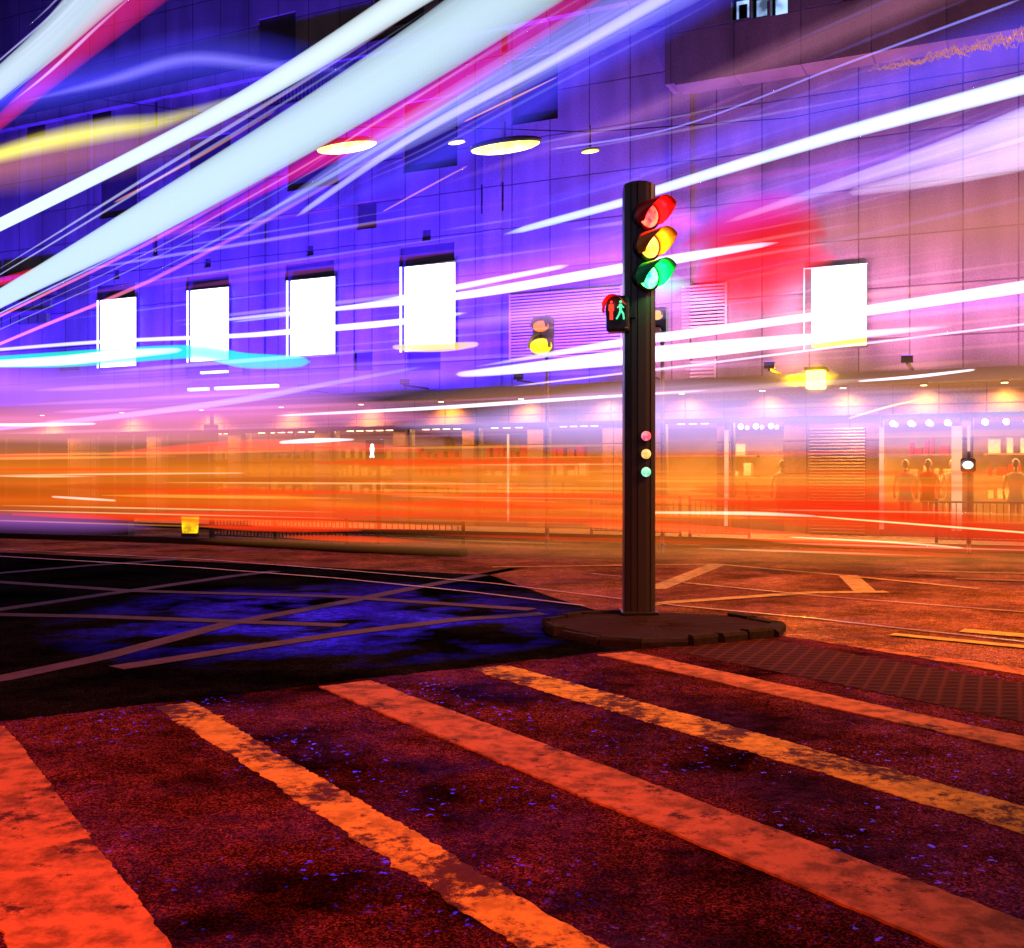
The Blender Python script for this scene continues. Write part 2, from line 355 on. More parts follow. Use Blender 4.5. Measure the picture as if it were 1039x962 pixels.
# traffic island
isl = [G(547, 637), G(563, 646), G(606, 655), G(650, 658), G(700, 657), G(787, 648)]
isl = [(v.x, v.y) for v in isl] + [(G(796, 640).x, G(796, 640).y), (G(745, 631).x, G(745, 631).y), (G(680, 628).x, G(680, 628).y), (G(630, 628).x, G(630, 628).y), (G(585, 630).x, G(585, 630).y)]
cxy = Vector((sum(p[0] for p in isl) / len(isl), sum(p[1] for p in isl) / len(isl), 0))
inner = [cxy + (Vector((p[0], p[1], 0)) - cxy) * .9 for p in isl]
ib = MB(); rim = [Vector(q) for q in ragged([(v.x, v.y, 0) for v in inner], .07, .006)]; rings = []
for f_ in (1, .85, .65, .4, .15):
    rings.append([ib.bm.verts.new((cxy.x + (q.x - cxy.x) * f_, cxy.y + (q.y - cxy.y) * f_, .076 + random.uniform(-.006, .006))) for q in rim])
low = [ib.bm.verts.new((q.x, q.y, 0)) for q in rim]
for A, B in zip([low] + rings, rings):
    for k in range(len(rim)): ib.bm.faces.new((A[k], A[(k + 1) % len(rim)], B[(k + 1) % len(rim)], B[k]))
ib.bm.faces.new(rings[-1]); struct(ib.build('traffic_island', M['island']))
kb = MB()
def dense(P, step=.25):
    o = []
    for a, b in zip(P, P[1:] + P[:1]):
        a, b = Vector((a[0], a[1], 0)), Vector((b[0], b[1], 0)); n = max(1, int((b - a).length / step))
        o += [a.lerp(b, i / n) for i in range(n)]
    return o
oo, ii = isl, [(v.x, v.y) for v in inner]
for i in range(len(oo)):
    a, b = Vector((*oo[i], 0)), Vector((*oo[(i + 1) % len(oo)], 0)); c, d = Vector((*ii[i], 0)), Vector((*ii[(i + 1) % len(oo)], 0))
    n = max(1, round((b - a).length / .4))
    for k in range(n):
        t0, t1 = k / n + .03, (k + 1) / n - .02
        q = [a.lerp(b, t0), a.lerp(b, t1), c.lerp(d, t1), c.lerp(d, t0)]; hh = .088 + random.uniform(-.022, .026)
        jj = Vector((random.uniform(-.035, .035), random.uniform(-.035, .035), 0)); q[0] = q[0] + jj; q[1] = q[1] + jj * .5; top = [q[0].lerp(q[3], .25), q[1].lerp(q[2], .15), q[2], q[3]]
        vb = [kb.bm.verts.new((v.x, v.y, 0)) for v in q]; vm = [kb.bm.verts.new((v.x, v.y, hh - .03)) for v in q]
        vt = [kb.bm.verts.new((v.x, v.y, hh)) for v in top]
        for A, B in ((vb, vm), (vm, vt)):
            for j in range(4): kb.bm.faces.new((A[j], A[(j + 1) % 4], B[(j + 1) % 4], B[j]))
        kb.bm.faces.new(vt)
struct(kb.build('kerb', M['kerb']))
# far kerb and central reserve on the left
strip(2.5, 2.68, 0, M['kerb'], 'kerb', -60, 60, .145)

# ------------------------------------------------------------------ facade building
bld = empty('stone_building', (0, FY, 0), 'long granite clad building behind the street, blue above and orange along its shops', 'building', rz=FROT)
def rectF(x0, y0, x1, y1):
    u0, z1 = FU(x0, y0); u1, z0 = FU(x1, y1); return (u0, z0, u1, z1)
UL, UR = FU(-170, 400)[0], 24.0
ZL = 3.95                                                        # ledge height
rec_px = [(26, 108, 46, 137), (155, 237, 170, 258), (253, 223, 270, 245), (362, 206, 382, 231), (488, 187, 511, 214),
          (101, 166, 139, 217), (191, 142, 234, 182), (291, 118, 343, 187), (409, 105, 464, 168), (492, 28, 515, 52),
          (87, 80, 113, 120), (157, 103, 173, 125), (564, -18, 602, 10), (71, 249, 83, 262), (115, 274, 121, 283), (207, 262, 214, 271),
          (311, 249, 318, 259), (428, 233, 437, 244), (97, 290, 137, 303), (188, 281, 232, 293), (289, 268, 339, 283),
          (405, 251, 461, 269), (352, 357, 378, 376), (60, 362, 84, 375), (188, 372, 232, 382), (246, 368, 262, 380), (413, 357, 447, 375), (520, 60, 566, 120), (262, 20, 300, 70), (380, -30, 430, 20), (340, 30, 372, 60)]
holes = [rectF(*r) for r in rec_px]
holes = [h for h in holes if h[0] > UL + .1]
def holed_wall(mb, u0, u1, z0, z1, holes, depth, y=0.0):
    xs = sorted({u0, u1, *[c for h in holes for c in (h[0], h[2]) if u0 < c < u1]}); zs = sorted({z0, z1, *[c for h in holes for c in (h[1], h[3]) if z0 < c < z1]})
    inh = lambda u, z: any(h[0] < u < h[2] and h[1] < z < h[3] for h in holes)
    def quad(*p): mb.bm.faces.new([mb.bm.verts.new(q) for q in p])
    for a, b in zip(xs, xs[1:]):
        for c, d in zip(zs, zs[1:]):
            if not inh((a + b) / 2, (c + d) / 2): quad((a, y, c), (b, y, c), (b, y, d), (a, y, d))
    for a, c, b, d in holes:
        c0, d0 = max(c, z0), min(d, z1)
        quad((a, y, c0), (a, y + depth, c0), (a, y + depth, d0), (a, y, d0)); quad((b, y, c0), (b, y, d0), (b, y + depth, d0), (b, y + depth, c0))
        quad((a, y, c0), (b, y, c0), (b, y + depth, c0), (a, y + depth, c0)); quad((a, y, d0), (a, y + depth, d0), (b, y + depth, d0), (b, y, d0))
wall = MB(); u_c = FU(697, 50)[0]
winr = rectF(748, -12, 818, 31)
holed_wall(wall, UL, UR, ZL, 19.5, holes, .09)
# top, side and back so it is a solid block from elsewhere
wall.box((UL, .26, 19.3), (UR, 14, 19.55)); wall.box((UL - .02, .02, 0), (UL + .3, 14, 19.5)); wall.box((UR - .3, .02, 0), (UR + .02, 14, 19.5))
wall.build('wall', M['stone'], bld)
for i, h in enumerate(holes):
    MB().box((h[0], .085, h[1]), (h[2], .2, h[3])).build('recessed_panel', M['recess'], bld)
MB().box((UL, -.9, ZL - .28), (UR, .1, ZL)).build('ledge', M['grey_metal'], bld)
# pilaster joints on the wall
for px in (88, 168, 262, 352, 500, 690):
    u = FU(px, 300)[0]
    MB().box((u - .28, -.07, ZL + .002), (u + .28, -.003, 14 if px < 690 else 19.4)).build('pilaster', M['stone'], bld)
MB().box((UL, -.25, 13.9), (u_c, -.002, 14.25)).build('cornice', M['stone'], bld)
# upper balustrade grille seen at the top left
gu0, gz1 = FU(268, 42); gu1, gz0 = FU(420, 62)
gr = MB()
for k in range(46):
    u = FU(270, 50)[0] + k * .14; gr.box((u, -.16, 13.0), (u + .03, -.13, 13.88))
gr.box((gu0, -.18, 12.95), (u + .05, -.12, 13.0)); gr.build('grille', M['dark_metal'], bld)

# the darker projecting block at the upper right, with its lit windows
off = empty('office_block', (0, FY, 0), 'dark stone block jutting over the right of the facade with lit upper windows', 'building', rz=FROT)
zB = FU(700, 112)[1]; o_u0 = FU(694, 40)[0]
wb_ = [(w0, z0, w1, z1) for (w0, z0, w1, z1) in [rectF(750, -14, 768, 30), rectF(770, -14, 787, 28), rectF(789, -14, 806, 26), rectF(860, -30, 885, 10)]]
wb_ = [(a + 0, b, c, d) for a, b, c, d in wb_]
ow = MB(); holed_wall(ow, o_u0, UR + .1, 11.6, 19.45, wb_, .5, -.8)
ow.box((o_u0, -.8, 11.3), (UR + .1, -.01, 11.6)); ow.box((o_u0 - .25, -.8, 11.35), (o_u0, -.01, 19.45))
ow.build('wall', M['stone_dark'], off)
em_office = emat('office_glow', (.35, .55, 1), .9, .8, 2.2)
em_dark = emat('dim_office', (.1, .15, .4), .25, .8, 2)
for i, (a, b, c, d) in enumerate(wb_):
    w = MB().box((a + .02, -.34, b + .02), (c - .02, -.3, d - .02)).build('window', em_office if i < 3 else em_dark, off)
    f = MB()
    f.box((a, -.5, b), (a + .05, -.44, d)); f.box((c - .05, -.5, b), (c, -.44, d)); f.box((a + .05, -.5, (b + d) / 2), (c - .05, -.45, (b + d) / 2 + .05)); f.box((a + .05, -.5, b), (c - .05, -.44, b + .05))
    f.build('frame', M['black'], w)
    MB().box((a + .1 + .2 * i, -.43, b + .1), (a + .3 + .12 * i, -.38, b + .5)).build('blind', M['black'], w)

# ground floor: piers, fascia, shop bays
fas = MB().box((UL, -.22, 3.0), (UR, .1, ZL - .285)); fas.build('fascia', M['base_stone'], bld)
MB().box((UL, 5.8, .13), (UR, 6, 3.6)).build('shop_back_wall', M['warm_wall'], bld)
MB().box((UL, .1, 3.0), (UR, 5.8, 3.1)).build('shop_ceiling', M['warm_wall'], bld)
em_tube = emat('shop_ceiling_light', (1, .55, .2), 14); em_spot = emat('spotlight_lens', (1, .85, 1), 25); em_edge = emat('lit_door_edge', (1, .55, .3), .9)
bays = []        # (u0, u1) of glazed bays; piers fill the rest
def ux(px, out=0): return FU(px, 480, out)[0]
glz = [(-120, -60), (-30, 70), (95, 150), (165, 232), (245, 320), (335, 400), (412, 470), (482, 536), (552, 612), (672, 728), (741, 796), (893, 976), (985, 1080), (1100, 1200)]
prev = UL
for a, b in glz:
    a, b = ux(a), ux(b)
    MB().box((prev, -.05, .13), (a, .5, 2.998)).build('pier', M['base_stone'] if prev != ux(796) else M['base_stone'], bld); prev = b
    g = MB().box((a + .05, .18, .5), (b - .05, .2, 2.9)).build('shop_window', M['glass'], bld)
    f = MB(); f.box((a, .12, .13), (b, .26, .5))
    f.box((a, .12, .5), (a + .05, .26, 2.998)); f.box((b - .05, .12, .5), (b, .26, 2.998)); f.box((a + .05, .13, 2.9), (b - .05, .25, 2.998))
    for k in (1, 2):
        f.box((a + (b - a) * k / 3 - .02, .14, .5), (a + (b - a) * k / 3 + .02, .24, 2.9)) if b - a > 2.4 else None
    f.build('frame', M['grey_metal'], g)
    nn = max(3, int((b - a) / .42))
    for k in range(nn): MB().box((a + .25 + (b - a - .5) * k / nn, .5, 2.9), (a + .4 + (b - a - .5) * k / nn, .65, 2.98)).build('spotlight', em_tube, bld) if a < ux(700) else MB().ball((a + .3 + (b - a - .6) * k / max(1, nn - 1), -.14, 2.78), .065, 12).build('spotlight', em_spot, bld, True)
    la = bpy.data.lights.new('shop_light', 'AREA'); la.shape = 'RECTANGLE'; la.size = b - a - .2; la.size_y = 2.5
    la.energy = 95 if a < ux(600) else 330; la.color = (1, .42, .1)
    lo = bpy.data.objects.new('shop_light', la); scene.collection.objects.link(lo); lo.parent = bld; lo.location = ((a + b) / 2, 2.6, 2.95)
    # shelves and goods inside
    s = MB(); zc = .13
    for z in (.9, 1.5, 2.1): s.box((a + .1, 4.6, z), (b - .1, 5.1, z + .05))
    s.build('shelf', M['wood'], bld)
    for z in (.95, 1.55, 2.15):
        gd = MB(); u = a + .2
        while u < b - .4:
            w_ = random.uniform(.08, .3); gd.box((u, 4.7, z), (u + w_, 5, z + random.uniform(.12, .42))); u += w_ + random.uniform(.02, .2)
        gd.build('goods', random.choice([M['cloth'], M['red_cloth'], M['wood'], M['warm_wall']]), bld)
MB().box((prev, -.05, .13), (UR, .5, 2.998)).build('pier', M['base_stone'], bld)
# roller shutter in the pier between the two bright shops
su0, su1 = ux(822), ux(878); sh = MB()
z = .2
while z < 2.75:
    sh.cyl((su0, -.07, z), (su1, -.07, z), .036, seg=8); z += .075
sh.build('roller_shutter', M['shutter'], bld)
for px, w_ in ((738, .09), (895, .1), (971, .22), (983, .05), (517, .04)):
    MB().box((ux(px) - w_ / 2, -.12, .3), (ux(px) + w_ / 2, -.06, 2.7)).build('light_strip', em_edge, bld)
# louvred plant window strips on the first floor
def louvre(x0, y0, x1, y1, n=16):
    a, z0, c, z1 = rectF(x0, y0, x1, y1); L_ = MB()
    L_.box((a, -.05, z0), (a + .06, -.003, z1)); L_.box((c - .06, -.05, z0), (c, -.003, z1))
    for k in range(n):
        zk = z0 + (z1 - z0) * (k + .5) / n; L_.box((a + .062, -.07, zk - .03), (c - .062, -.01, zk + .015))
    L_.build('louvre', M['louvre'], bld)
louvre(517, 299, 632, 360, 22); louvre(690, 290, 738, 335, 14); louvre(694, 366, 727, 402, 10)

# five bright advertising light boxes on the facade
em_box = emat('light_box_white', (.96, .95, 1), 4.5, .06, 3)
em_strip = emat('light_box_edge', (.75, .75, 1), 2.2)
em_yel = emat('yellow_strip', (1, .75, .02), 1.6)
boxes = [((98, 304, 138, 372), 'leftmost small glowing white light box on the blue wall'),
         ((189, 294, 232, 366), 'glowing white light box second from the left, above the twin arm lamp'),
         ((290, 284, 340, 360), 'glowing white light box third from the left, above the turquoise glow end'),
         ((405, 270, 462, 355), 'tall glowing white light box with yellow glow along its foot'),
         ((815, 272, 880, 352), 'glowing white light box alone at the right above the lantern')]
for (x0, y0, x1, y1), lab in boxes:
    u0, z1 = FU(x0, y0, .12); u1, z0 = FU(x1, y1, .12); um = (u0 + u1) / 2
    e = empty('light_box', Vector((0, FY, 0)) + UF * um + Vector((0, 0, z0)), lab, 'light box', 'white light boxes on the facade', FROT)
    w = (u1 - u0) / 2; h = z1 - z0; isr = x0 > 700
    MB().box((-w, -.1, 0), (w, -.004, h), .02).build('housing', M['grey_metal'], e)
    MB().box((-w + .2, -.13, .04 + (.25 if isr else 0)), (w - .02, -.1025, h - .05)).build('screen', em_box, e)
    if isr:
        MB().box((-w + .2, -.13, .04), (w - .02, -.1025, .24)).build('yellow_strip', em_yel, e)
        f = MB().box((-w + .01, -.14, .01), (-w + .03, -.1025, h)); f.box((-w + .03, -.14, h - .03), (w, -.1025, h - .01)); f.build('edge_light', em_strip, e)
    else:
        MB().box((-w + .02, -.13, .02), (-w + .08, -.1025, h - .03)).build('edge_light', em_strip, e)

# ------------------------------------------------------------------ lamps added to colour the facade: floodlights off the ledge, orange downlights under it
flood = None
fl = [75, 150, 250, 350, 450, 560, 680, 800, 930, 1060]
em_fl = emat('flood_lens', (.15, .1, 1), 3)
for i, px in enumerate([0] + fl[1:]):
    u = ux(px)
    e = empty('added_floodlight', Vector((0, FY, 0)) + UF * u + NF * 2.1 + Vector((0, 0, ZL)), 'small added blue wall washer on the ledge of the granite building, ' + (ORD[i] if i < 9 else 'rightmost'), 'added_floodlight', 'added blue floodlights along the ledge', FROT)
    MB().box((-.12, -.06, .05), (.12, .06, .2), .01).build('housing', M['black'], e)
    MB().box((-.1, -.05, .201), (.1, .05, .206)).build('lens', em_fl, e)
    MB().box((-.025, -.03, 0), (.025, 1.25, .05)).build('bracket', M['black'], e)
    l = bpy.data.lights.new('flood', 'SPOT'); l.energy = 6000 if px < 640 else 1500; l.color = (.055, .01, 1) if px < 640 else (.7, .2, .4); l.spot_size = R(150); l.spot_blend = 1; l.shadow_soft_size = .15
    o = bpy.data.objects.new('flood', l); scene.collection.objects.link(o); o.parent = e; o.location = (0, -.1, .3); o.rotation_euler = (R(180 - 32), 0, 0)
for i, px in enumerate([60, 140, 220, 300, 380, 460, 540, 620, 700, 780, 860, 940, 1020]):
    u = ux(px); l = bpy.data.lights.new('added_downlight', 'SPOT'); l.energy = 420; l.color = (1, .3, .04); l.spot_size = R(140); l.spot_blend = 1; l.shadow_soft_size = .1  # added to wash the shop level orange
    e = empty('added_downlight', Vector((0, FY, 0)) + UF * u + NF * .7 + Vector((0, 0, ZL - .28)), 'round added orange downlight under the ledge of the granite building, ' + ORD[i], 'light', 'added orange downlights under the ledge', FROT)
    MB().cyl((0, 0, -.06), (0, 0, 0), .09, .09).build('housing', M['black'], e)
    MB().cyl((0, 0, -.068), (0, 0, -.062), .07, .07).build('lens', em_tube, e)
    o = bpy.data.objects.new('added_downlight', l); scene.collection.objects.link(o); o.parent = e; o.location = (0, 0, -.09); o.rotation_euler = (R(18), 0, 0)

# ------------------------------------------------------------------ left neighbour with a tiled canopy
nb = empty('neighbour_building', (0, FY, 0), 'dark plain building beyond the left end of the granite one', 'building', rz=FROT)
nl = UL - 9
MB().box((nl, 1.2, 0), (UL - .05, 14, 22)).build('wall', M['stone_dark'], nb)
cn = MB(); c0, cz1 = FU(-40, 283); c1, cz0 = FU(66, 330)
for r_ in range(4):
    for k in range(12):
        u = c0 + (c1 - c0) * k / 12 + .02; z = cz0 + (cz1 - cz0) * r_ / 4
        cn.box((u, -.75 + r_ * .15, z), (u + (c1 - c0) / 12 - .05, -.6 + r_ * .15, z + .33))
cn.build('canopy_tiles', M['grey_metal'], bld)

# ------------------------------------------------------------------ main signal column
PX, PY, PZ = G(648, 622, .08)
sig = empty('traffic_signal', (PX, PY, PZ), 'tall charcoal column traffic signal with red, amber and green lamps, standing on the island', 'traffic signal')
SCL = PY / F
prof = [(-.17, -.08), (-.165, -.12), (-.15, -.135), (-.108, -.148), (-.104, -.138), (-.098, -.138), (-.094, -.15), (-.04, -.158), (-.036, -.145), (-.028, -.145),
        (-.024, -.16), (.06, -.16), (.1, -.15), (.104, -.138), (.112, -.138), (.116, -.146), (.15, -.13), (.168, -.11), (.172, -.08), (.172, .08), (.15, .13), (-.15, .13), (-.17, .08)]
col = MB(); n = len(prof); htop = 435 * SCL
vb = [col.bm.verts.new((x, y, 0)) for x, y in prof]
vt = [col.bm.verts.new((x, y, htop - (.05 if y > 0 else 0) - abs(x) ** 2 * 1.2)) for x, y in prof]
for k in range(n): col.bm.faces.new((vb[k], vb[(k + 1) % n], vt[(k + 1) % n], vt[k]))
col.bm.faces.new(vt); col.bm.faces.new(vb[::-1])
col.build('column', M['dark_metal'], sig)
MB().box((-.2, -.18, -.005), (.2, .16, .03), .01).build('base_plate', M['black'], sig)
dirv = Vector((.5, -.84, .0)).normalized()
vis_in = {}
def lamplit_mat(name, c): return mat(name, c, .35, 0, .05, 10, .02)
def lens_mat(name, c, s, hot):
    m, t, N, L = nt(name); b = N['Principled BSDF']; b.inputs['Base Color'].default_value = tuple(c) + (1,)
    tc = N.new('ShaderNodeTexCoord'); vo = N.new('ShaderNodeTexVoronoi'); vo.inputs['Scale'].default_value = 46; L.new(tc.outputs['Object'], vo.inputs['Vector'])
    nz = N.new('ShaderNodeTexNoise'); nz.inputs['Scale'].default_value = 9; L.new(tc.outputs['Object'], nz.inputs['Vector'])
    mx = N.new('ShaderNodeMix'); mx.data_type = 'RGBA'; mr = N.new('ShaderNodeMapRange'); mr.inputs[1].default_value = .35; mr.inputs[2].default_value = .62
    L.new(nz.outputs[0], mr.inputs[0]); L.new(mr.outputs[0], mx.inputs[0]); mx.inputs[6].default_value = tuple(c) + (1,); mx.inputs[7].default_value = tuple(hot) + (1,)
    L.new(mx.outputs[2], b.inputs['Emission Color'])
    m2 = N.new('ShaderNodeMapRange'); m2.inputs[2].default_value = .6; m2.inputs[3].default_value = s * 1.25; m2.inputs[4].default_value = s * .6
    L.new(vo.outputs['Distance'], m2.inputs[0]); L.new(m2.outputs[0], b.inputs['Emission Strength']); return m
for (lx, ly), nm, c, hot, s in (((654.6, 223.4), 'red', (1, .02, .04), (1, .55, .3), 1.35), ((655.5, 254), 'amber', (1, .45, .03), (1, .85, .35), 1.3), ((654.6, 284.5), 'green', (.01, 1, .25), (.7, 1, .85), 1.6)):
    zc = H + (CY - ly) * SCL - PZ; xc = (lx - CX) * SCL - PX
    # depth of the face of the head: in front of the column
    c0 = Vector((xc - .0, -.2, zc)); rr = .15
    side = Vector((0, 0, 1)).cross(dirv).normalized()
    body = MB().cyl(c0 - dirv * .12, c0 + dirv * .02, rr * .8, rr * 1.04, 32); hd = body.build('signal_head', M['black'], sig, True)
    hd['label'] = nm + ' lamp head of the column signal'
    ln = MB(); seg = 32
    cen = c0 + dirv * .062; ring0 = [c0 + dirv * .021 + (side * math.cos(a) + Vector((0, 0, 1)) * math.sin(a)) * rr * .86 for a in [2 * math.pi * k / seg for k in range(seg)]]
    ring1 = [c0 + dirv * .048 + (side * math.cos(a) + Vector((0, 0, 1)) * math.sin(a)) * rr * .5 for a in [2 * math.pi * k / seg for k in range(seg)]]
    A = [ln.bm.verts.new(v) for v in ring0]; B = [ln.bm.verts.new(v) for v in ring1]; C = ln.bm.verts.new(cen)
    for k in range(seg):
        ln.bm.faces.new((A[k], A[(k + 1) % seg], B[(k + 1) % seg], B[k])); ln.bm.faces.new((B[k], B[(k + 1) % seg], C))
    ln.build('lens', lens_mat(nm + '_lens', c, s, hot), hd, True)
    # cowl: open underneath
    vz = MB(); q0, q1 = [], []
    for k in range(29):
        a = R(-35) + R(250) * k / 28; rad = side * math.cos(a) + Vector((0, 0, 1)) * math.sin(a)
        ln_ = .34 * (.3 + .7 * min(1, max(0, (math.sin(a) + .6) / 1.2)))
        q0.append((c0 + dirv * 0 + rad * rr * 1.0, c0 + rad * (rr * 1.0 + .006))); q1.append((c0 + dirv * ln_ + rad * rr * .98, c0 + dirv * ln_ + rad * (rr * .98 + .006)))
    def V(v): return vz.bm.verts.new(v)
    for k in range(28):
        a0, a1, b0, b1 = q0[k], q0[k + 1], q1[k], q1[k + 1]
        vz.bm.faces.new([V(a0[0]), V(a1[0]), V(b1[0]), V(b0[0])]); vz.bm.faces.new([V(a0[1]), V(b0[1]), V(b1[1]), V(a1[1])])
        vz.bm.faces.new([V(b0[0]), V(b1[0]), V(b1[1]), V(b0[1])])
    bmesh.ops.remove_doubles(vz.bm, verts=vz.bm.verts, dist=.0002)
    vcol = {'red': (.75, .02, .02), 'amber': (.8, .25, .02), 'green': (.01, .6, .15)}[nm]  # light of each lens put into its cowl colour
    vz.build('cowl', lamplit_mat(nm + '_lit_cowl', vcol), hd, True)
    l = bpy.data.lights.new(nm + '_glow', 'POINT'); l.energy = 10; l.color = c; l.shadow_soft_size = .05
    o = bpy.data.objects.new(nm + '_glow', l); scene.collection.objects.link(o); o.parent = hd; o.location = c0 + dirv * .13 + Vector((0, 0, -.02))
# repeaters
for (ly, c, hot) in ((443, (1, .1, .2), (1, .6, .7)), (461, (1, .55, .1), (1, .85, .5)), (479, (.05, .9, .45), (.6, 1, .8))):
    zc = H + (CY - ly) * SCL - PZ; xc = (654 - CX) * SCL - PX - .005
    MB().cyl((xc, -.156, zc), (xc, -.175, zc), .062, .062, 24).build('repeater_rim', M['black'], sig)
    MB().cyl((xc, -.1755, zc), (xc, -.182, zc), .053, .05, 24).build('repeater_lamp', lens_mat('repeater', c, 1.3, hot), sig, True)
# pedestrian head on the left side
ph_c = Vector(((626 - CX) * SCL - PX, -.1, H + (CY - 320) * SCL - PZ))
ph = MB().box((-.12, -.09, -.2), (.13, .1, .19), .03).build('pedestrian_head', M['dark_metal'], sig); ph.location = ph_c; ph.rotation_euler = (0, 0, R(-14))
fc = MB().cyl((-.01, -.088, .02), (-.01, -.1, .02), .125, .125, 28)
for v in fc.bm.verts: v.co.x *= .9; v.co.z = v.co.z * 1.2
fc.build('display', M['black'], ph)
hdm = MB(); q0 = []
for k in range(17):
    a = R(20) + R(170) * k / 16; q0.append(((-.01 + math.cos(a) * .12, -.09, .02 + math.sin(a) * .16), (-.03 + math.cos(a) * .12, -.22 if math.sin(a) > .3 else -.15, .03 + math.sin(a) * .155)))
for k in range(16):
    hdm.bm.faces.new([hdm.bm.verts.new(v) for v in (q0[k][0], q0[k + 1][0], q0[k + 1][1], q0[k][1])])
bmesh.ops.remove_doubles(hdm.bm, verts=hdm.bm.verts, dist=.0002)
hdm.build('hood', lamplit_mat('hood_red_lit', (.5, .02, .015)), ph, True)  # red lamp light put into the hood colour
def man(x, walking, m):
    b = MB(); Yf = -.108
    def P(a, b_): return (x + a, Yf, b_)
    b.ball(P(0, .115), .015, 10, (1, .3, 1)); b.cyl(P(0, .09), P(0, .03), .018, .014, 8)
    if walking:
        for p, q, r_ in ((P(0, .03), P(.03, -.02), .01), (P(.03, -.02), P(.035, -.075), .009), (P(0, .03), P(-.015, -.02), .01), (P(-.015, -.02), P(-.045, -.07), .009), (P(0, .085), P(.035, .05), .007), (P(0, .085), P(-.035, .05), .007)):
            b.cyl(p, q, r_, r_, 8)
    else:
        for p, q, r_ in ((P(-.008, .03), P(-.009, -.075), .01), (P(.008, .03), P(.009, -.075), .01), (P(-.02, .085), P(-.024, .02), .007), (P(.02, .085), P(.024, .02), .007)):
            b.cyl(p, q, r_, r_, 8)
    b.build('walking_figure' if walking else 'standing_figure', m, ph)
man(-.055, False, emat('red_man', (1, .04, .02), 1.5)); man(.045, True, emat('green_man', (.05, 1, .45), 1.3))
MB().box((.09, -.097, -.17), (.12, -.092, -.158)).build('maker_plate', M['louvre'], ph)
MB().box((.1, -.05, -.05), (.2, .05, .05)).build('bracket', M['dark_metal'], ph)
ll = bpy.data.lights.new('hood_glow', 'POINT'); ll.energy = .6; ll.color = (1, .05, .02); ll.shadow_soft_size = .03
lo = bpy.data.objects.new('hood_glow', ll); scene.collection.objects.link(lo); lo.parent = ph; lo.location = (-.06, -.16, .09)

# ------------------------------------------------------------------ light trails: glowing air left along the lanes (volume emission)
def resample(pts, n=26):
    # smooth Catmull-Rom through pixel points (x, y, w)
    P = [pts[0]] + list(pts) + [pts[-1]]; out = []
    segs = len(pts) - 1; per = max(2, n // segs)
    for i in range(segs):
        p0, p1, p2, p3 = P[i], P[i + 1], P[i + 2], P[i + 3]
        for k in range(per):
            t = k / per
            out.append(tuple(.5 * ((2 * b) + (c - a) * t + (2 * a - 5 * b + 4 * c - d) * t * t + (3 * b - a - 3 * c + d) * t ** 3) for a, b, c, d in zip(p0, p1, p2, p3)))
    out.append(tuple(pts[-1])); return out
def trail(pts, plane, p, col_, Lr, label, name='light_trail', cat='light trail', flat=1.0, ab=0, stuff=False, taper=.08, seg=16, ex=3.0, group='long exposure light trails over the street'):
    q = resample(pts); n = len(q); W, RR = [], []
    HR = []
    for i, (x, y, w) in enumerate(q):
        P = SP(x, y, p) if plane == 'S' else FP(x, y, p)
        t = i / (n - 1); e = min(1, min(t if pts[0][0] > -8 else 1, (1 - t) if not (pts[-1][0] > 1045 or pts[-1][1] < -4) else 1) / taper) if taper else 1
        W.append(P); RR.append(max(.15, math.sqrt(max(0, 1 - (1 - e) ** 2))) * max(w, .8) / 2 * P.y / F)
    def ok(v): return (v - Vector((0, FY, 0))).dot(NF) > 1.2
    if pts[0][0] < -8:
        e = W[0] + (W[0] - W[1]).normalized() * 5
        if ok(e): W.insert(0, e); RR.insert(0, RR[0]); W.insert(0, e + (W[0] - W[1]).normalized() * 1.5); RR.insert(0, RR[0] * .2)
    if pts[-1][0] > 1045 or pts[-1][1] < -4:
        e = W[-1] + (W[-1] - W[-2]).normalized() * 5; W.append(e); RR.append(RR[-1]); W.append(e + (W[-1] - W[-2]).normalized() * 1.5); RR.append(RR[-1] * .2)
    n = len(W)
    mid = W[n // 2]; view = (mid - Vector((0, 0, H))).normalized(); d = (W[n // 2 + 1] - W[n // 2 - 1]).normalized()
    hor = d.cross(Vector((0, 0, 1))).normalized(); sn = max(.15, abs(view.dot(hor)))
    chord = 2 * sorted(RR)[n // 2] * flat / sn
    o = MB(); base = mid.copy()
    for i, v in enumerate(W):
        dd = (W[min(i + 1, n - 1)] - W[max(i - 1, 0)]).normalized(); hh_ = dd.cross(Vector((0, 0, 1))).normalized()
        si = max(.1, abs((v - Vector((0, 0, H))).normalized().dot(hh_))); HR.append(flat * min(2.2, max(.4, si / sn)))
    o.tube([v - base for v in W], RR, seg, HR, ex)
    ob = o.build(name, vmat(name, col_, Lr / chord, ab / chord) if not ab else vmat(name, col_, Lr * ab / (1 - math.exp(-ab)) / chord, ab / chord), None, False, base)
    if stuff: tag(ob, label, cat, None, 'stuff')
    else: tag(ob, label, cat, group)
    return ob
WH = (.85, .9, 1); PB = (.55, .75, 1); BL = (.06, .05, 1); PU = (.45, .12, .85); OR = (1, .3, .03); RD = (1, .02, .03); LV = (.6, .45, 1)
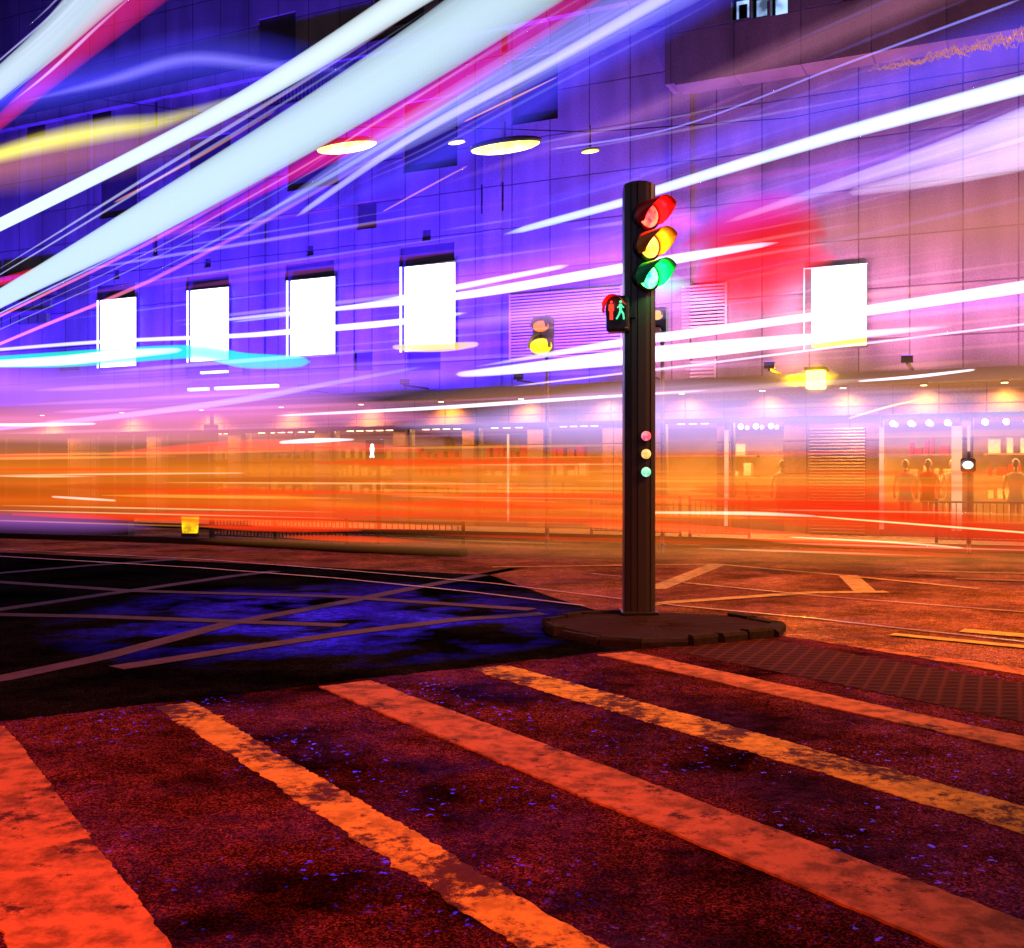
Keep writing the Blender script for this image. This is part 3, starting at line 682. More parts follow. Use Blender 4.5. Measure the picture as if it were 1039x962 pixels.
T = [
 # upper left sweep
 ([(-90, 352, 16), (0, 303, 19), (150, 222, 36), (300, 135, 43), (420, 60, 47), (505, 3, 50), (680, -116, 56)], 'S', 3.4, (.6, .8, .95), .98, 'widest pale white light trail sweeping up from the left edge to the top', 1),
 ([(-60, 256, 11), (0, 228, 13), (200, 127, 15), (300, 71, 18), (420, -5, 21), (520, -68, 25)], 'S', 3.1, (.7, .85, .95), 1.1, 'slim white light trail running just above the widest pale one', 1),
 ([(-50, 128, 22), (0, 84, 24), (50, 42, 27), (100, -8, 32), (160, -66, 40)], 'S', 2.5, (.6, .75, .9), 1.0, 'steep pale white light trail crossing the top left corner', 1),
 ([(-40, 158, 10), (0, 124, 14), (70, 58, 26), (142, -8, 36), (190, -50, 40)], 'S', 2.75, (1, .02, .12), .75, 'steep crimson light trail beside the pale one in the top left corner', 1),
 ([(180, 238, 6), (270, 190, 12), (345, 150, 22), (420, 110, 28), (560, 18, 24), (640, -35, 20)], 'S', 3.8, (1, .01, .12), .6, 'red light trail along the underside of the widest pale one', 1),
 ([(-40, 295, 8), (0, 286, 8), (45, 271, 5)], 'S', 3.7, RD, .8, 'short red light trail at the left edge under the widest pale one', 1),
 ([(235, 245, 6), (345, 172, 20), (430, 126, 34), (560, 52, 42), (690, -20, 50), (760, -60, 50)], 'S', 4.2, (.3, .32, 1), .75, 'pale blue light trail below the red one, rising to the top centre', 1),
 ([(300, 220, 6), (430, 132, 8), (560, 62, 10), (690, -12, 12)], 'S', 4.0, (.75, .75, 1), .7, 'thin whitish light trail inside the pale blue one rising to the top centre', 1),
 # right side, behind the column
 ([(511, 238, 7), (640, 203, 9), (664, 194, 10), (850, 137, 14), (1039, 86, 19), (1180, 46, 22)], 'S', 9, (.7, .88, 1), 2.6, 'crisp white light trail rising right from beside the red lamp', 1),
 ([(735, 226, 5), (850, 188, 12), (950, 156, 22), (1039, 126, 34), (1180, 75, 50)], 'S', 9.6, (.6, .55, .95), .85, 'broad soft white light trail below the crisp one at the right edge', 1),
 ([(860, 196, 8), (950, 178, 22), (1039, 156, 34), (1180, 120, 45)], 'S', 9.9, (.85, .7, .95), .8, 'soft pinkish white light trail fading in at the right edge', 1),
 # lower, parallel to the facade
 ([(180, 330, 2), (290, 318, 4), (345, 313, 5), (460, 301, 8), (560, 285, 10), (690, 262, 10), (790, 246, 5)], 'F', 20, (.9, .85, 1), 2.6, 'white light trail crossing the light boxes and passing behind the green lamp', 1),
 ([(-40, 358, 3), (100, 347, 4), (235, 341, 5), (290, 337, 6), (403, 327, 7), (475, 317, 3)], 'F', 20.5, (.9, .85, 1), 2.4, 'thin white light trail joining the feet of the left light boxes', 1),
 ([(235, 327, 2), (345, 313, 3), (460, 292, 6), (578, 269, 5)], 'F', 21, (.4, .55, 1), 1.4, 'pale blue light trail ending between the tall light box and the column', 1),
 ([(462, 380, 5), (500, 377, 9), (640, 362, 16), (720, 354, 16), (811, 345, 12), (968, 331, 3)], 'F', 18, (1, .92, 1), 3, 'thick white light trail passing behind the column below the pedestrian head', 1),
 ([(478, 373, 2), (640, 346, 9), (690, 340, 10), (811, 323, 9), (880, 315, 11), (1039, 291, 13), (1180, 270, 15)], 'F', 17.5, (.95, .9, 1), 2.8, 'long white light trail crossing the right light box to the right edge', 1),
 ([(520, 392, 2), (690, 372, 2.4), (850, 352, 2.4), (1039, 329, 2.6), (1150, 316, 3)], 'F', 18.5, (.75, .6, 1), 1.2, 'hair thin violet light trail under the right light box', 1),
 ([(278, 422, 2), (440, 414, 4), (560, 406, 4), (720, 396, 2)], 'F', 19, (1, .92, 1), 2.2, 'straight white light trail crossing the middle above the lavender glow', 1),
 ([(-20, 431, 3), (40, 431, 3.4), (98, 430, 2.4)], 'F', 19.5, (.9, .9, 1), 2, 'short white light trail at the left edge above the orange band', 1),
 ([(-20, 437, 4), (130, 421, 6), (250, 405, 7), (330, 390, 5), (430, 372, 3)], 'F', 19.8, (.25, .3, 1), .8, 'faint blue light trail curving up from the left edge', 1),
 ([(870, 387, 2), (930, 382, 3.4), (990, 375, 2.4)], 'F', 18.2, (.9, .8, 1), 1.6, 'short white light trail right of the lantern', 1),
 ([(283, 449, 3), (320, 447, 5), (360, 446, 2)], 'F', 19.2, (1, .9, .95), 2.4, 'short white light trail above the far pedestrian signal', 1),
 ([(-10, 483, 2), (120, 481, 2), (250, 480, 1.5)], 'F', 19.2, (1, .6, .4), .7, 'pale peach light trail low at the left', 1),
 ([(52, 504, 2), (85, 506, 2.6), (118, 508, 2)], 'F', 19.2, (1, .7, .6), .9, 'short pink light trail low at the left', 1),
 ([(345, 487, 3), (470, 493, 7), (600, 503, 9), (750, 510, 10), (900, 520, 8)], 'F', 19.4, (1, .06, .01), .55, 'red orange light trail sloping down behind the column', 1),
 ([(250, 531, 6), (345, 533, 9), (462, 536, 3)], 'F', 19.1, (1, .08, .01), .6, 'red light trail with a blunt end low in the middle', 1),
 ([(345, 498, 3), (500, 507, 6), (650, 520, 7), (760, 525, 5)], 'F', 19.3, (1, .1, .01), .5, 'second red orange light trail sloping down behind the column', 1),
 ([(590, 532, 6), (700, 537, 10), (830, 548, 12), (960, 556, 8), (1060, 558, 6)], 'F', 18.7, (1, .04, .01), .6, 'red light trail along the road before the right shops', 1),
 ([(826, 524, 1.5), (930, 532, 2), (1060, 542, 2)], 'F', 18.5, (1, .6, .25), 1.4, 'thin peach light trail across the right shops', 1),
 ([(800, 545, 1.5), (900, 550, 2), (978, 556, 1.5)], 'F', 18.5, (1, .6, .35), 1.2, 'thin peach light trail by the foot of the right shops', 1),
 ([(640, 520, 2), (760, 521, 4), (830, 524, 2)], 'F', 18.6, (1, .7, .5), .9, 'pale peach light trail right of the column foot', 1),
 ([(-20, 464, 6), (40, 463, 7), (72, 462, 4)], 'F', 19.6, (1, .02, .04), .6, 'short red light trail at the left edge in the orange band', 1),
 ([(108, 462, 6), (220, 454, 13), (320, 452, 12), (430, 457, 6)], 'F', 19.7, (1, .03, .04), .6, 'broad red light trail before the far pedestrian signal', 1),
 ([(556, 152, 2), (690, 128, 2), (860, 64, 2.4), (1039, -2, 3)], 'S', 10.5, (.25, .25, 1), .9, 'hair thin blue light trail along the top right', 1),
 ([(115, 206, 2), (200, 160, 2.5), (280, 112, 1.5)], 'S', 4.4, (1, .35, .05), .6, 'thin orange light trail between the two white ones at the left', 1),
 ([(388, 215, 1.5), (430, 192, 2), (475, 168, 1.5)], 'S', 5.4, (1, .35, .1), .6, 'dotted looking short orange light trail left of the yellow lamps', 1),
 ([(470, 124, 1.5), (520, 100, 2.2), (566, 78, 1.2)], 'S', 5.4, (1, .4, .05), .8, 'short orange light trail above the yellow lamps', 1),
 ([(860, 425, 1.5), (900, 413, 2.4), (945, 403, 1.5)], 'F', 18, (1, .5, .05), 1.2, 'short amber light trail right of the lantern', 1),
 ([(-30, 368, 10), (60, 365, 16), (120, 361, 16), (200, 357, 14), (250, 366, 16), (315, 367, 12)], 'F', 22, (.02, .9, .7), .95, 'turquoise light trail under the left light boxes', 1),
 ([(398, 352, 4), (420, 353, 8), (455, 352, 9), (486, 349, 5)], 'F', 24, (1, .7, 0), .95, 'short yellow light trail at the foot of the tall light box', 1),
 ([(-30, 370, 6), (60, 366, 10), (120, 360, 10), (185, 355, 5)], 'F', 21.8, (.85, 1, 1), 1.6, 'white core of the turquoise glow at the left edge', 1),
]
for k_, (pts, pl, p, c, Lr, lab, _) in enumerate(T):
    big_ = k_ < 3
    if Lr > 1.9: Lr *= .62; c = (c[0] * .8, c[1] * .86, c[2])
    trail(pts, pl, p, c, Lr * (1.12 if big_ else 1), lab, ab=3.0 if big_ else 2.5 if ('yellow' in lab or 'turquoise light' in lab) and 'short orange' not in lab else 0, ex=3.2 if big_ else 2.2, seg=24)
# broad soft glows: nobody could count them
GL = [
 ([(806, 380, 10), (828, 384, 34), (852, 380, 10)], 'F', 27.2, (1, .6, 0), 1.1, 'small yellow glow round the wall lantern'),
 ([(650, 292, 10), (674, 290, 32), (704, 288, 8)], 'S', 8.3, (.1, 1, .4), .6, 'small green glow behind the green lamp'),
 ([(652, 222, 10), (682, 225, 50), (716, 228, 10)], 'S', 8.3, (1, .08, .5), .45, 'small magenta glow behind the red lamp'),
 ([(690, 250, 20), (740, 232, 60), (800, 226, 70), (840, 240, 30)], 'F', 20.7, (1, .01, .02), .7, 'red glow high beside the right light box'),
 ([(200, 548, 14), (420, 552, 26), (700, 560, 36), (1060, 568, 40), (1180, 570, 40)], 'F', 17.4, (1, .3, .05), .3, 'thin orange glow low over the far road'),
 ([(-60, 527, 24), (40, 530, 26), (110, 533, 20), (165, 536, 6)], 'F', 17.6, (.5, .15, .8), .45, 'violet glow before the low wall at the left'),
 ([(-80, 444, 50), (100, 446, 50), (260, 446, 46), (460, 448, 30)], 'F', 20.9, (1, .34, .2), .5, 'peach glow along the shop tops at the left'),
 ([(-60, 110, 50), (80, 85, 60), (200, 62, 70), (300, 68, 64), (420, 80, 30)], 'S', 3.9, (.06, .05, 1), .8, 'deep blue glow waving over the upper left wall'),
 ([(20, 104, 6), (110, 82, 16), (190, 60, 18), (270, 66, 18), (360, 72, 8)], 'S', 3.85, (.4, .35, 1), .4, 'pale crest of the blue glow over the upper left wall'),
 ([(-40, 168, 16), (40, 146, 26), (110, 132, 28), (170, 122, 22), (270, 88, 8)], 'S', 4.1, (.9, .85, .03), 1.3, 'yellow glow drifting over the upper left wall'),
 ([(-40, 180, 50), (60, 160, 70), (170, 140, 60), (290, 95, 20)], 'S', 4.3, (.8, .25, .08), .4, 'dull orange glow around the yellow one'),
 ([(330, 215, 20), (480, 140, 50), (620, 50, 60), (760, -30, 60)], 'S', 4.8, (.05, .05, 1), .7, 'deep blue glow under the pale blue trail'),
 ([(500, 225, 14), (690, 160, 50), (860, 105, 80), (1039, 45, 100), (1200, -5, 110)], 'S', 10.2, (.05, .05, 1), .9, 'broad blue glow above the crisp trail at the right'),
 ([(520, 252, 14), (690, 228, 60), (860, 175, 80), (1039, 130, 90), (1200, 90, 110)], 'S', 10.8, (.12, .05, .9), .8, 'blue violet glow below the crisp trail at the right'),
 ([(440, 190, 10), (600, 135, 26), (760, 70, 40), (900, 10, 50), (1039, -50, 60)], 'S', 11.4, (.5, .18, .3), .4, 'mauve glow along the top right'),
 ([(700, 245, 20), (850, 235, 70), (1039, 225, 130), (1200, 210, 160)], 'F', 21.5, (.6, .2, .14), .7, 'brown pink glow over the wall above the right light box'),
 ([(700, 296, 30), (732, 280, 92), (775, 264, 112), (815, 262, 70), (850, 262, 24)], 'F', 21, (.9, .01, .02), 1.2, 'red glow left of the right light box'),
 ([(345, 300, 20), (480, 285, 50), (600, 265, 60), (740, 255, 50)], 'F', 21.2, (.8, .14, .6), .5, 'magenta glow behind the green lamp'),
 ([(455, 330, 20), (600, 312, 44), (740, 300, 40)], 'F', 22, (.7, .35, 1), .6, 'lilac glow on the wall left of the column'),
 ([(840, 330, 8), (940, 315, 24), (1060, 300, 30), (1180, 290, 30)], 'F', 17.8, (.12, .08, 1), .55, 'blue fringe of the long trail at the right edge'),
 ([(-60, 390, 44), (120, 396, 66), (300, 390, 60), (480, 378, 40)], 'F', 21.4, (.5, .16, 1), 1.0, 'purple glow under the turquoise trail'),
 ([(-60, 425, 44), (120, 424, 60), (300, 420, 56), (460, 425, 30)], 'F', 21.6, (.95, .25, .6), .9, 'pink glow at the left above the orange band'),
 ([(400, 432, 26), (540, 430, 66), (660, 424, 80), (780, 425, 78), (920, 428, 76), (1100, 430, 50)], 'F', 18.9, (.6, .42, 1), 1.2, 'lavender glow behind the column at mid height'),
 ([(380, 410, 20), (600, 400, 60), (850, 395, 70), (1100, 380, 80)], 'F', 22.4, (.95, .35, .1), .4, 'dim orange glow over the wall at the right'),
 ([(-80, 475, 50), (150, 478, 56), (400, 478, 60), (650, 486, 70), (900, 490, 60), (1150, 495, 50)], 'F', 21.7, (1, .24, .02), .85, 'orange glow of traffic before the shops'),
 ([(-80, 508, 40), (150, 508, 50), (400, 515, 54), (650, 522, 60), (900, 528, 50), (1150, 530, 50)], 'F', 20.2, (1, .16, .01), .8, 'deep orange glow of traffic near the road'),
 ([(-60, 490, 10), (100, 492, 16), (260, 500, 18), (345, 512, 14), (520, 515, 8)], 'F', 20.0, (1, .12, .01), .25, 'red orange streak glow low at the left'),
 ([(680, 505, 10), (780, 514, 40), (880, 520, 50), (1000, 538, 34), (1150, 560, 30)], 'F', 18.9, (1, .03, .005), .8, 'red glow of traffic before the right shops'),
]
def streaks(n, xr, yr, slope, wr, plane, p, c, Lr, lab, seed, ab=0):
    rnd = random.Random(seed); o = MB(); base = None; ys = []
    for i in range(n):
        y = yr[0] + (yr[1] - yr[0]) * (i + rnd.uniform(.1, .9)) / n; x = rnd.uniform(*xr); l_ = rnd.uniform(90, 420); w = rnd.uniform(*wr)
        pts = [(x + l_ * k / 6, y + slope(x + l_ * k / 6, y) , w * (.3, .8, 1, 1, .9, .6, .25)[k]) for k in range(7)]
        W = [(SP if plane == 'S' else FP)(a, b, p + i * .07) for a, b, _ in pts]
        if base is None: base = W[0].copy()
        o.tube([v - base for v in W], [max(.3, q[2] / 2) * v.y / F for q, v in zip(pts, W)], 8)
    ob = o.build('light_streaks', vmat('light_streaks', c, Lr, ab), None, False, base); tag(ob, lab, 'light streaks', None, 'stuff')
lin = lambda x, y: (y - 481) / 1700 * (x - 300) * .9
sst = lambda x, y: (y - 481) / 1000 * (x - 800)
def satellites(src, n, spread, col_, L_, lab, p, seed):
    rnd = random.Random(seed); q = resample(src, 20); o = MB(); base = None
    for i in range(n):
        off = (i + rnd.uniform(.2, .8)) / n * 2 - 1; a = rnd.randint(0, 8); b = rnd.randint(14, len(q)); w = rnd.uniform(1.2, 5)
        W = [SP(x, y + off * spread * (.4 + ww / 60), p + i * .05) for x, y, ww in q[a:b]]
        if base is None: base = W[0].copy()
        m_ = len(W); o.tube([v - base for v in W], [max(.2, w / 2 * math.sin(math.pi * (k + .5) / m_)) * v.y / F for k, v in enumerate(W)], 8)
    tag(o.build('light_streaks', vmat('light_streaks', col_, L_), None, False, base), lab, 'light streaks', None, 'stuff')
streaks(16, (40, 700), (190, 372), lambda x, y: (y - 481) / 1500 * (x - 300), (1.2, 5), 'F', 20.6, (.75, .6, 1), 3, 'fine pale streaks crossing the blue wall', 21)
streaks(12, (40, 700), (200, 372), lambda x, y: (y - 481) / 1500 * (x - 300), (2, 10), 'F', 21.6, (.7, .1, .7), 1, 'soft magenta streaks crossing the blue wall', 22)
streaks(14, (560, 900), (200, 440), lambda x, y: (y - 481) / 1350 * (x - 800), (1.5, 7), 'F', 19.8, (1, .7, .75), 2, 'fine rosy white streaks over the right wall', 23)
streaks(10, (560, 900), (300, 450), lambda x, y: (y - 481) / 1400 * (x - 800), (1.5, 8), 'F', 20.4, (1, .45, .15), 2, 'fine orange streaks over the right wall', 24)
satellites(T[0][0], 11, 62, (.6, .65, 1), 4, 'fine pale streaks beside the widest light trail', 3.9, 11)
satellites(T[0][0], 7, 70, (1, .2, .4), 3, 'fine rosy streaks beside the widest light trail', 4.3, 12)
satellites(T[6][0], 9, 36, (.4, .4, 1), 4, 'fine blue streaks beside the pale blue trail at the top', 4.6, 13)
satellites(T[2][0], 8, 44, (.5, .5, 1), 5, 'fine blue streaks in the top left corner', 2.9, 14)
satellites(T[8][0], 9, 60, (.35, .35, 1), 2, 'fine blue streaks beside the crisp trail at the right', 9.4, 15)
satellites(T[9][0], 9, 44, (.9, .7, .9), 2, 'fine whitish streaks beside the soft trail at the right edge', 9.9, 16)
streaks(34, (-60, 900), (452, 545), lin, (1.2, 4), 'F', 18.4, (1, .36, .05), 6, 'fine orange streaks of traffic light low over the road', 1)
streaks(26, (-60, 900), (458, 548), lin, (2, 9), 'F', 18.2, (1, .04, .005), 7, 'fine red streaks of traffic light low over the road', 2, 6)
streaks(14, (-60, 900), (462, 548), lin, (2, 8), 'F', 17.9, (1, .14, .01), 3, 'dull brown streaks of traffic light low over the road', 8, 5)
streaks(9, (-60, 900), (470, 548), lin, (1, 2.4), 'F', 17.6, (1, .65, .3), 12, 'fine peach streaks of traffic light low over the road', 3)
streaks(16, (-60, 850), (368, 440), lin, (1.4, 6), 'F', 19.5, (.6, .3, 1), 2.4, 'fine lilac streaks of light over the ledge', 4)
streaks(14, (-60, 850), (376, 446), lin, (1.4, 5), 'F', 20.3, (1, .4, .7), 2, 'fine pink streaks of light over the ledge', 5)
streaks(14, (560, 900), (20, 330), sst, (1.2, 5), 'S', 11, (.25, .2, 1), 2, 'fine blue streaks of light over the upper right wall', 6)
streaks(12, (560, 900), (40, 330), sst, (1.2, 7), 'S', 11.6, (.9, .3, .3), 1, 'fine rosy streaks of light over the upper right wall', 7)
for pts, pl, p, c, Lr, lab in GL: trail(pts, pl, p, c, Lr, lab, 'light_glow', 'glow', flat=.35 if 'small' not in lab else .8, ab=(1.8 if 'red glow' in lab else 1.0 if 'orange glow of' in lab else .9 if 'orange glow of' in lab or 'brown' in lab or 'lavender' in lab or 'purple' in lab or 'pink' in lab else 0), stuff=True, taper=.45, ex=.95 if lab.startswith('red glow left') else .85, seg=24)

# ------------------------------------------------------------------ street furniture and lamps
em_na = emat('sodium_lamp', (1, .68, .12), 4, .6, 3)
# lamps hung on a wire between the buildings
def hung_lamp(x0, x1, y, lab, p=13.5, col_=None):
    a, b = FP(x0, y, 24), FP(x1, y, 24); c = (a + b) / 2; w = (b - a).length / 2
    e = empty('hanging_lamp', c, lab, 'street lamp', 'yellow lamps hung on the street wire', FROT)
    MB().ball((0, 0, .03), w, 20, (1.05, .35, .16)).build('hood', M['grey_metal'], e, True)
    MB().ball((0, 0, -.02), w, 20, (.98, .33, .15)).build('lamp_bowl', em_na, e, True)
    MB().cyl((0, 0, w * .1), (0, 0, .55), .015, .015, 6).build('hanger', M['black'], e)
    return c
cs = [hung_lamp(*q) for q in ((322, 382, 148, 'long yellow hanging lamp under the wide pale trail'), (455, 472, 144, 'small yellow hanging lamp left of the brightest one'),
                         (478, 548, 148, 'brightest and longest yellow hanging lamp in the row'), (590, 608, 153, 'small yellow hanging lamp nearest the signal column'))]
wire = MB(); P = [FP(x, y, 24) for x, y in ((60, 95), (230, 118), (352, 129), (463, 130), (513, 131), (599, 134), (800, 120), (1100, 60))]
wire.tube(P, [.012] * len(P), 6); tag(wire.build('span_wire', M['black']), 'thin black wire carrying the yellow hanging lamps', 'wire')

def gnd_of(px, py0): return G(px, py0)
# twin arm fluorescent lamp
b0 = FP(215, 500, 23); b0.z = 0; zt = FP(215, 392, 23).z
tl = empty('street_lamp', b0, 'dark street lamp post with two long white arms below the left light boxes', 'street lamp', None, FROT)
MB().cyl((0, 0, 0), (0, 0, zt), .07, .05, 12).build('pole', M['black'], tl)
em_fw = emat('white_tube', (1, .97, 1), 3)
for s, l_ in ((-1, .8), (1, 2.1)):
    ar = MB().box((s * .05, -.06, zt - .02), (s * l_, .06, zt + .04), .01).build('arm', M['black'], tl)
    MB().box((s * .12, -.07, zt - .1), (s * (l_ - .05), .07, zt - .022), .02).build('tube_light', em_fw, ar)
MB().box((-.35, -.04, zt + .32), (.5, .04, zt + .38), .01).build('tube_light', em_fw, tl)
MB().box((-.16, -.14, zt - 1.5), (.16, .08, zt - .95), .03).build('cabinet', M['black'], tl)
# far traffic signals
def far_signal(px, ytop, lamps, lab, y0, walk=False, base=.0):
    b = FP(px, 500, y0); b.z = base; z1 = FP(px, ytop, y0).z - base
    e = empty('traffic_signal', b, lab, 'traffic signal', 'far signals across the street', FROT)
    MB().cyl((0, 0, 0), (0, 0, z1), .045, .04, 12).build('pole', M['base_stone'], e)
    s = b.y / F
    zs = [FP(px, l_[0], y0).z - base for l_ in lamps]; r_ = max(l_[1] for l_ in lamps) * s
    k9 = 1.0 if px < 600 else 1.4
    hb = MB().box((-r_ * k9, -.32, min(zs) - r_ * k9), (r_ * k9, -.06, max(zs) + r_ * k9), .04).build('signal_head', M['stone'] if px < 600 else M['black'], e)
    for (ly, rp, c, st), z in zip(lamps, zs):
        rr = rp * s
        MB().ball((0, -.325, z), rr, 18, (1.25 if px < 600 else 1, .25, .8)).build('lens', emat('far_lens', c, st), hb, True)
        v = MB(); v.cyl((0, -.32, z), (0, -.5, z), rr * 1.15, rr * 1.15, 18, False); bmesh.ops.delete(v.bm, geom=[f for f in v.bm.faces if f.calc_center_median().z < z - rr * .2], context='FACES')
        v.build('cowl', M['black'] if px > 600 else M['stone'], hb, True)
    return e
far_signal(555, 320, [(333, 7, (1, .22, .02), 1.3), (353, 10, (1, .75, .0), 1.5)], 'far signal left of the column with an orange lamp above a large yellow one', 23.5)
far_signal(672, 312, [(322, 6, (1, .5, .05), 1.2), (338, 5, (.4, .1, .1), .3)], 'far signal with a dull amber lamp just right of the column', 23)
far_signal(983, 458, [(472, 5, (.5, .85, 1), 3)], 'dark signal with a bluish white lamp before the right shops', 25.5)
# far pedestrian signal with a white walking figure
b0 = FP(384, 500, 23); b0.z = 0; e = empty('pedestrian_signal', b0, 'far pedestrian signal showing a small white figure', 'signal', None, FROT)
zc = FP(384, 457, 23).z
MB().cyl((0, 0, 0), (0, 0, zc + .2), .05, .05, 10).build('pole', M['black'], e)
bx = MB().box((-.2, -.25, zc - .3), (.2, -.05, zc + .25), .03).build('head', M['black'], e)
mn = MB(); mn.ball((0, -.26, zc + .1), .045, 10, (1, .4, 1)); mn.cyl((0, -.26, zc + .06), (0, -.26, zc - .05), .055, .045, 10)
mn.cyl((0, -.26, zc - .04), (.04, -.26, zc - .17), .026, .02, 8); mn.cyl((0, -.26, zc - .04), (-.05, -.26, zc - .17), .026, .02, 8)
mn.build('figure', emat('white_figure', (1, .95, .9), 3), bx)
# keep-left bollard, lit yellow
b0 = G(193, 545); bo = empty('lit_bollard', b0, 'yellow lit bollard on the dark reserve at the left', 'bollard')
s = b0.y / F
MB().box((-8 * s, -.1, -.005), (8 * s, .1, .1), .01).build('base', M['black'], bo)
tp = MB(); hb_ = 21 * s
tp.box((-7 * s, -.09, .1), (7 * s, .09, hb_), .02)
for v in tp.bm.verts: v.co.x *= 1 + .18 * (v.co.z / hb_)
tp.build('lit_body', emat('yellow_bollard', (1, .62, .0), 1.1, .45, 5), bo)
MB().box((-8.6 * s, -.1, hb_ + .001), (8.6 * s, .1, hb_ + .03), .01).build('cap', M['grey_metal'], bo)
# dark low barrier wall at the far left and the reserve kerb
def gline(pts, y_of, h0, h1, w, m, name):
    b = MB()
    for (a, c) in zip(pts, pts[1:]):
        A, C_ = G(*a), G(*c); d = (C_ - A).normalized(); n_ = Vector((-d.y, d.x, 0)) * w
        q = [A, C_, C_ + n_, A + n_]; q0 = [b.bm.verts.new((v.x, v.y, h0)) for v in q]; q1 = [b.bm.verts.new((v.x, v.y, h1)) for v in q]
        b.bm.faces.new(q1); b.bm.faces.new(q0[::-1])
        for j in range(4): b.bm.faces.new((q0[j], q0[(j + 1) % 4], q1[(j + 1) % 4], q1[j]))
    return b.build(name, m)
struct(gline([(-80, 544), (160, 551), (290, 557), (350, 561), (466, 565)], 0, 0, .14, .35, M['kerb'], 'central_reserve'))
lw = gline([(-80, 539), (130, 546)], 0, 0, .52, .2, M['dark_metal'], 'low_wall')
tag(lw, 'low dark wall at the far left behind the reserve kerb', 'wall')
# low railing on the reserve
def railing(pa, pb, hgt, lab, step=.12, m='black'):
    A, B = G(*pa), G(*pb); A.z = B.z = .0; d = B - A; L_ = d.length; e = empty('railing', A, lab, 'railing', None, math.atan2(d.y, d.x))
    b = MB(); b.box((0, -.02, hgt - .04), (L_, .02, hgt), 0); b.box((0, -.015, .14), (L_, .015, .17)); b.build('rail', M[m], e)
    v = MB(); k = step
    while k < L_ - .02: v.box((k - .009, -.009, .17), (k + .009, .009, hgt - .04)); k += step
    v.build('bars', M[m], e)
    n_ = max(2, int(L_ / 2) + 1)
    for i in range(n_): x = L_ * i / (n_ - 1); MB().box((x - .03, -.03, 0), (x + .03, .03, hgt + .04), .005).build('post', M[m], e)
railing((214, 549), (352, 557), .62, 'low dark railing on the reserve right of the lit bollard')
railing((352, 549), (470, 553), .5, 'low faint railing beyond the reserve end in the middle', .16)
# kerbside railing in front of the right shops
def frail(px0, px1, out, lab):
    u0, u1 = ux(px0, out), ux(px1, out); e = empty('railing', Vector((0, FY, .13)) + UF * u0 + NF * out, lab, 'railing', None, FROT)
    L_ = u1 - u0; b = MB(); b.box((0, -.02, .86), (L_, .02, .9)); b.box((0, -.015, .08), (L_, .015, .11)); b.build('rail', M['grey_metal'], e)
    v = MB(); k = .13
    while k < L_ - .02: v.box((k - .009, -.009, .11), (k + .009, .009, .86)); k += .13
    v.build('bars', M['grey_metal'], e)
    n_ = max(2, int(L_ / 2) + 1)
    for i in range(n_): x = L_ * i / (n_ - 1); MB().box((x - .03, -.03, 0), (x + .03, .03, .95), .005).build('post', M['grey_metal'], e)
frail(950, 1120, 2.2, 'pavement railing before the right hand shops')
frail(700, 760, 2.2, 'short pavement railing right of the column')
frail(600, 690, 2.2, 'pavement railing behind the foot of the column')
# lantern under the right light box
b0 = FP(828, 385, FY - 1.35); e = empty('wall_lantern', b0, 'square yellow wall lantern under the right light box', 'lantern', None, FROT)
MB().box((-.2, -.18, -.22), (.2, .18, .2), .03).build('glass_body', emat('lantern_glow', (1, .72, .12), 5), e)
MB().box((-.24, -.2, .201), (.24, .36, .28), .01).build('cap', M['black'], e)
MB().box((-.06, .2, .05), (.06, 1.3, .14), .01).build('bracket', M['grey_metal'], e)
l = bpy.data.lights.new('lantern_light', 'POINT'); l.energy = 420; l.color = (1, .5, .0); l.shadow_soft_size = .1
o = bpy.data.objects.new('lantern_light', l); scene.collection.objects.link(o); o.parent = e; o.location = (-.45, .3, .1)
# mannequins in the right hand shops
def mannequin(px, lab, cloth, depth=1.0):
    u = ux(px); e = empty('mannequin', Vector((0, FY, .13)) + UF * u - NF * depth, lab, 'mannequin', 'mannequins in the shop windows', FROT)
    b = MB(); b.ball((0, 0, 1.72), .1, 12, (.85, .95, 1.15)); b.cyl((0, 0, 1.5), (0, 0, 1.63), .05, .045, 10)
    for s in (-1, 1): b.cyl((s * .09, 0, .85), (s * .08, 0, .08), .075, .045, 10); b.box((s * .08 - .04, -.16, .03), (s * .08 + .04, .06, .08), .02)
    for s in (-1, 1): b.cyl((s * .21, 0, 1.44), (s * .27, -.02, 1.12), .045, .035, 8); b.cyl((s * .27, -.02, 1.12), (s * .24, -.12, .88), .035, .025, 8)
    b.build('body', M['skin'], e, True)
    t = MB(); rings = [(.8, .2), (.95, .17), (1.1, .145), (1.3, .18), (1.45, .2), (1.52, .09)]
    t.tube([Vector((0, 0, z)) + Vector((0, .001 * i, 0)) for i, (z, r) in enumerate(rings)], [r for z, r in rings], 14) if False else None
    prev = None
    for z, r in rings:
        cur = [t.bm.verts.new((math.cos(a) * r, math.sin(a) * r * .62, z)) for a in [2 * math.pi * k / 16 for k in range(16)]]
        if prev:
            for k in range(16): t.bm.faces.new((prev[k], prev[(k + 1) % 16], cur[(k + 1) % 16], cur[k]))
        else: t.bm.faces.new(cur[::-1])
        prev = cur
    t.bm.faces.new(prev); t.build('coat', M[cloth], e, True)
    MB().cyl((0, 0, 0), (0, 0, .03), .25, .25, 20).build('stand', M['grey_metal'], e)
mannequin(785, 'pale coated mannequin in the left of the two bright shops', 'cloth')
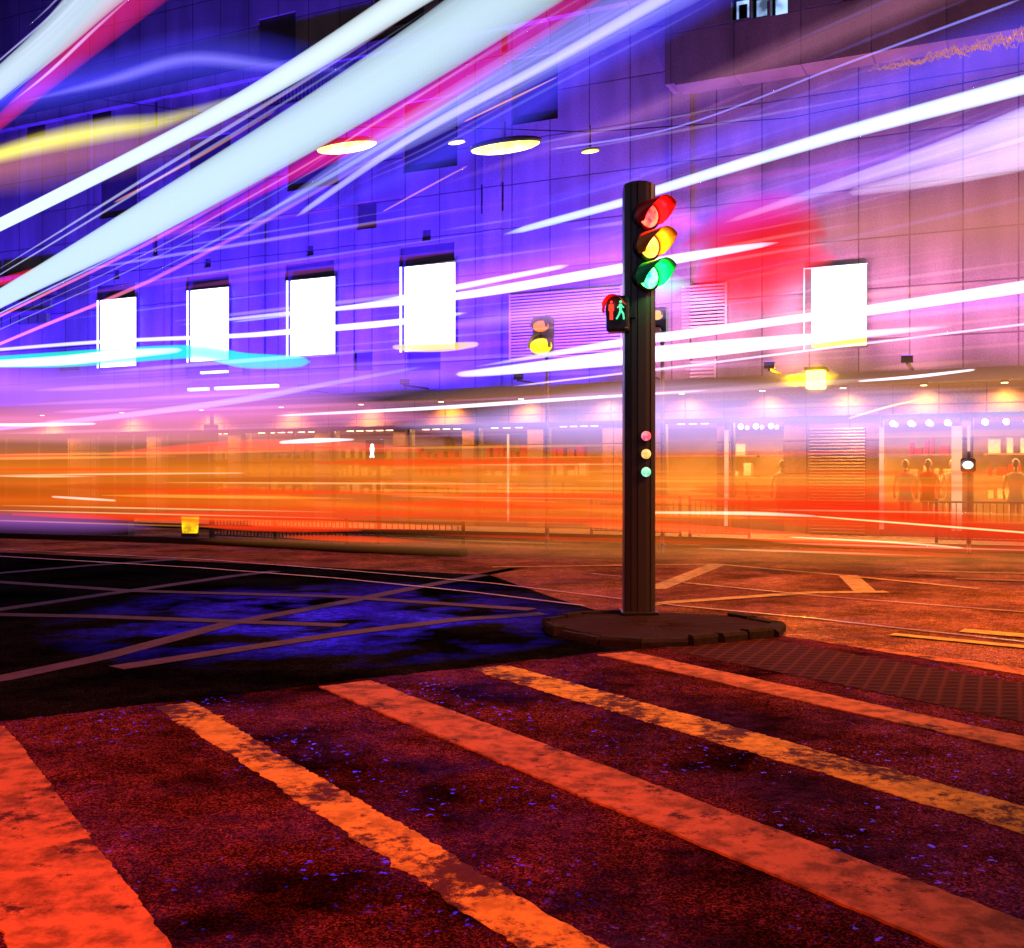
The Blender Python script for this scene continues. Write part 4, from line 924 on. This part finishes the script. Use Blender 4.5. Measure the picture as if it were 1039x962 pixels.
mannequin(914, 'mannequin in pale clothes at the left of the widest bright shop', 'cloth')
mannequin(938, 'mannequin in red clothes in the middle of the widest bright shop', 'red_cloth')
mannequin(962, 'mannequin in pale clothes at the right of the widest bright shop', 'cloth', 1.6)
mannequin(1030, 'pale mannequin in the shop cut by the right edge', 'cloth')
# orange squiggle of string lights at the top right
sq = MB()
for k in range(5):
    pts = []; rs_ = random.Random(40 + k); off = 0
    for i in range(170):
        t = i / 169; off = off * .7 + rs_.uniform(-1, 1) * (2 + 5 * t)
        pts.append(SP(905 - k * 6 + 185 * t, 70 - 50 * t + k * 2.5 * (t + .2) + off, 9.2 + k * .1))
    sq.tube(pts, [.0028] * len(pts), 4)
tag(sq.build('string_lights', emat('string_light', (1, .35, .08), .55)), 'tangled orange string lights at the top right', 'string lights')

# ------------------------------------------------------------------ two unseen street lamps, added to light the crossing and the far road
def added_lamp(loc, aim, energy, col_, size, lab, hgt=7.5):
    e = empty('street_lamp', loc, lab, 'street lamp')
    MB().cyl((0, 0, 0), (0, 0, hgt), .09, .06, 14).build('pole', M['grey_metal'], e)
    MB().box((-.2, -.12, hgt), (.2, .5, hgt + .14), .03).build('lamp_head', M['grey_metal'], e)
    MB().box((-.16, .05, hgt - .03), (.16, .46, hgt - .002), .01).build('lens', em_na, e)
    l = bpy.data.lights.new('added_lamp_light', 'SPOT'); l.energy = energy; l.color = col_; l.spot_size = R(size); l.spot_blend = .9; l.shadow_soft_size = .15
    o = bpy.data.objects.new('added_lamp_light', l); scene.collection.objects.link(o); o.parent = e; o.location = (0, .25, hgt - .08)
    d = Vector(aim) - Vector(loc) - Vector((0, .25, hgt - .08)); o.rotation_euler = d.to_track_quat('-Z', 'Y').to_euler()
added_lamp((-2.6, -1.5, 0), (-2.2, 5.6, 0), 8000, (1, .12, .02), 60, 'unseen street lamp added left of the viewer to light the crossing')
added_lamp((7.5, 9.5, 0), (5, 13, 0), 7500, (1, .27, .02), 120, 'unseen street lamp added right of the junction to light the far road')
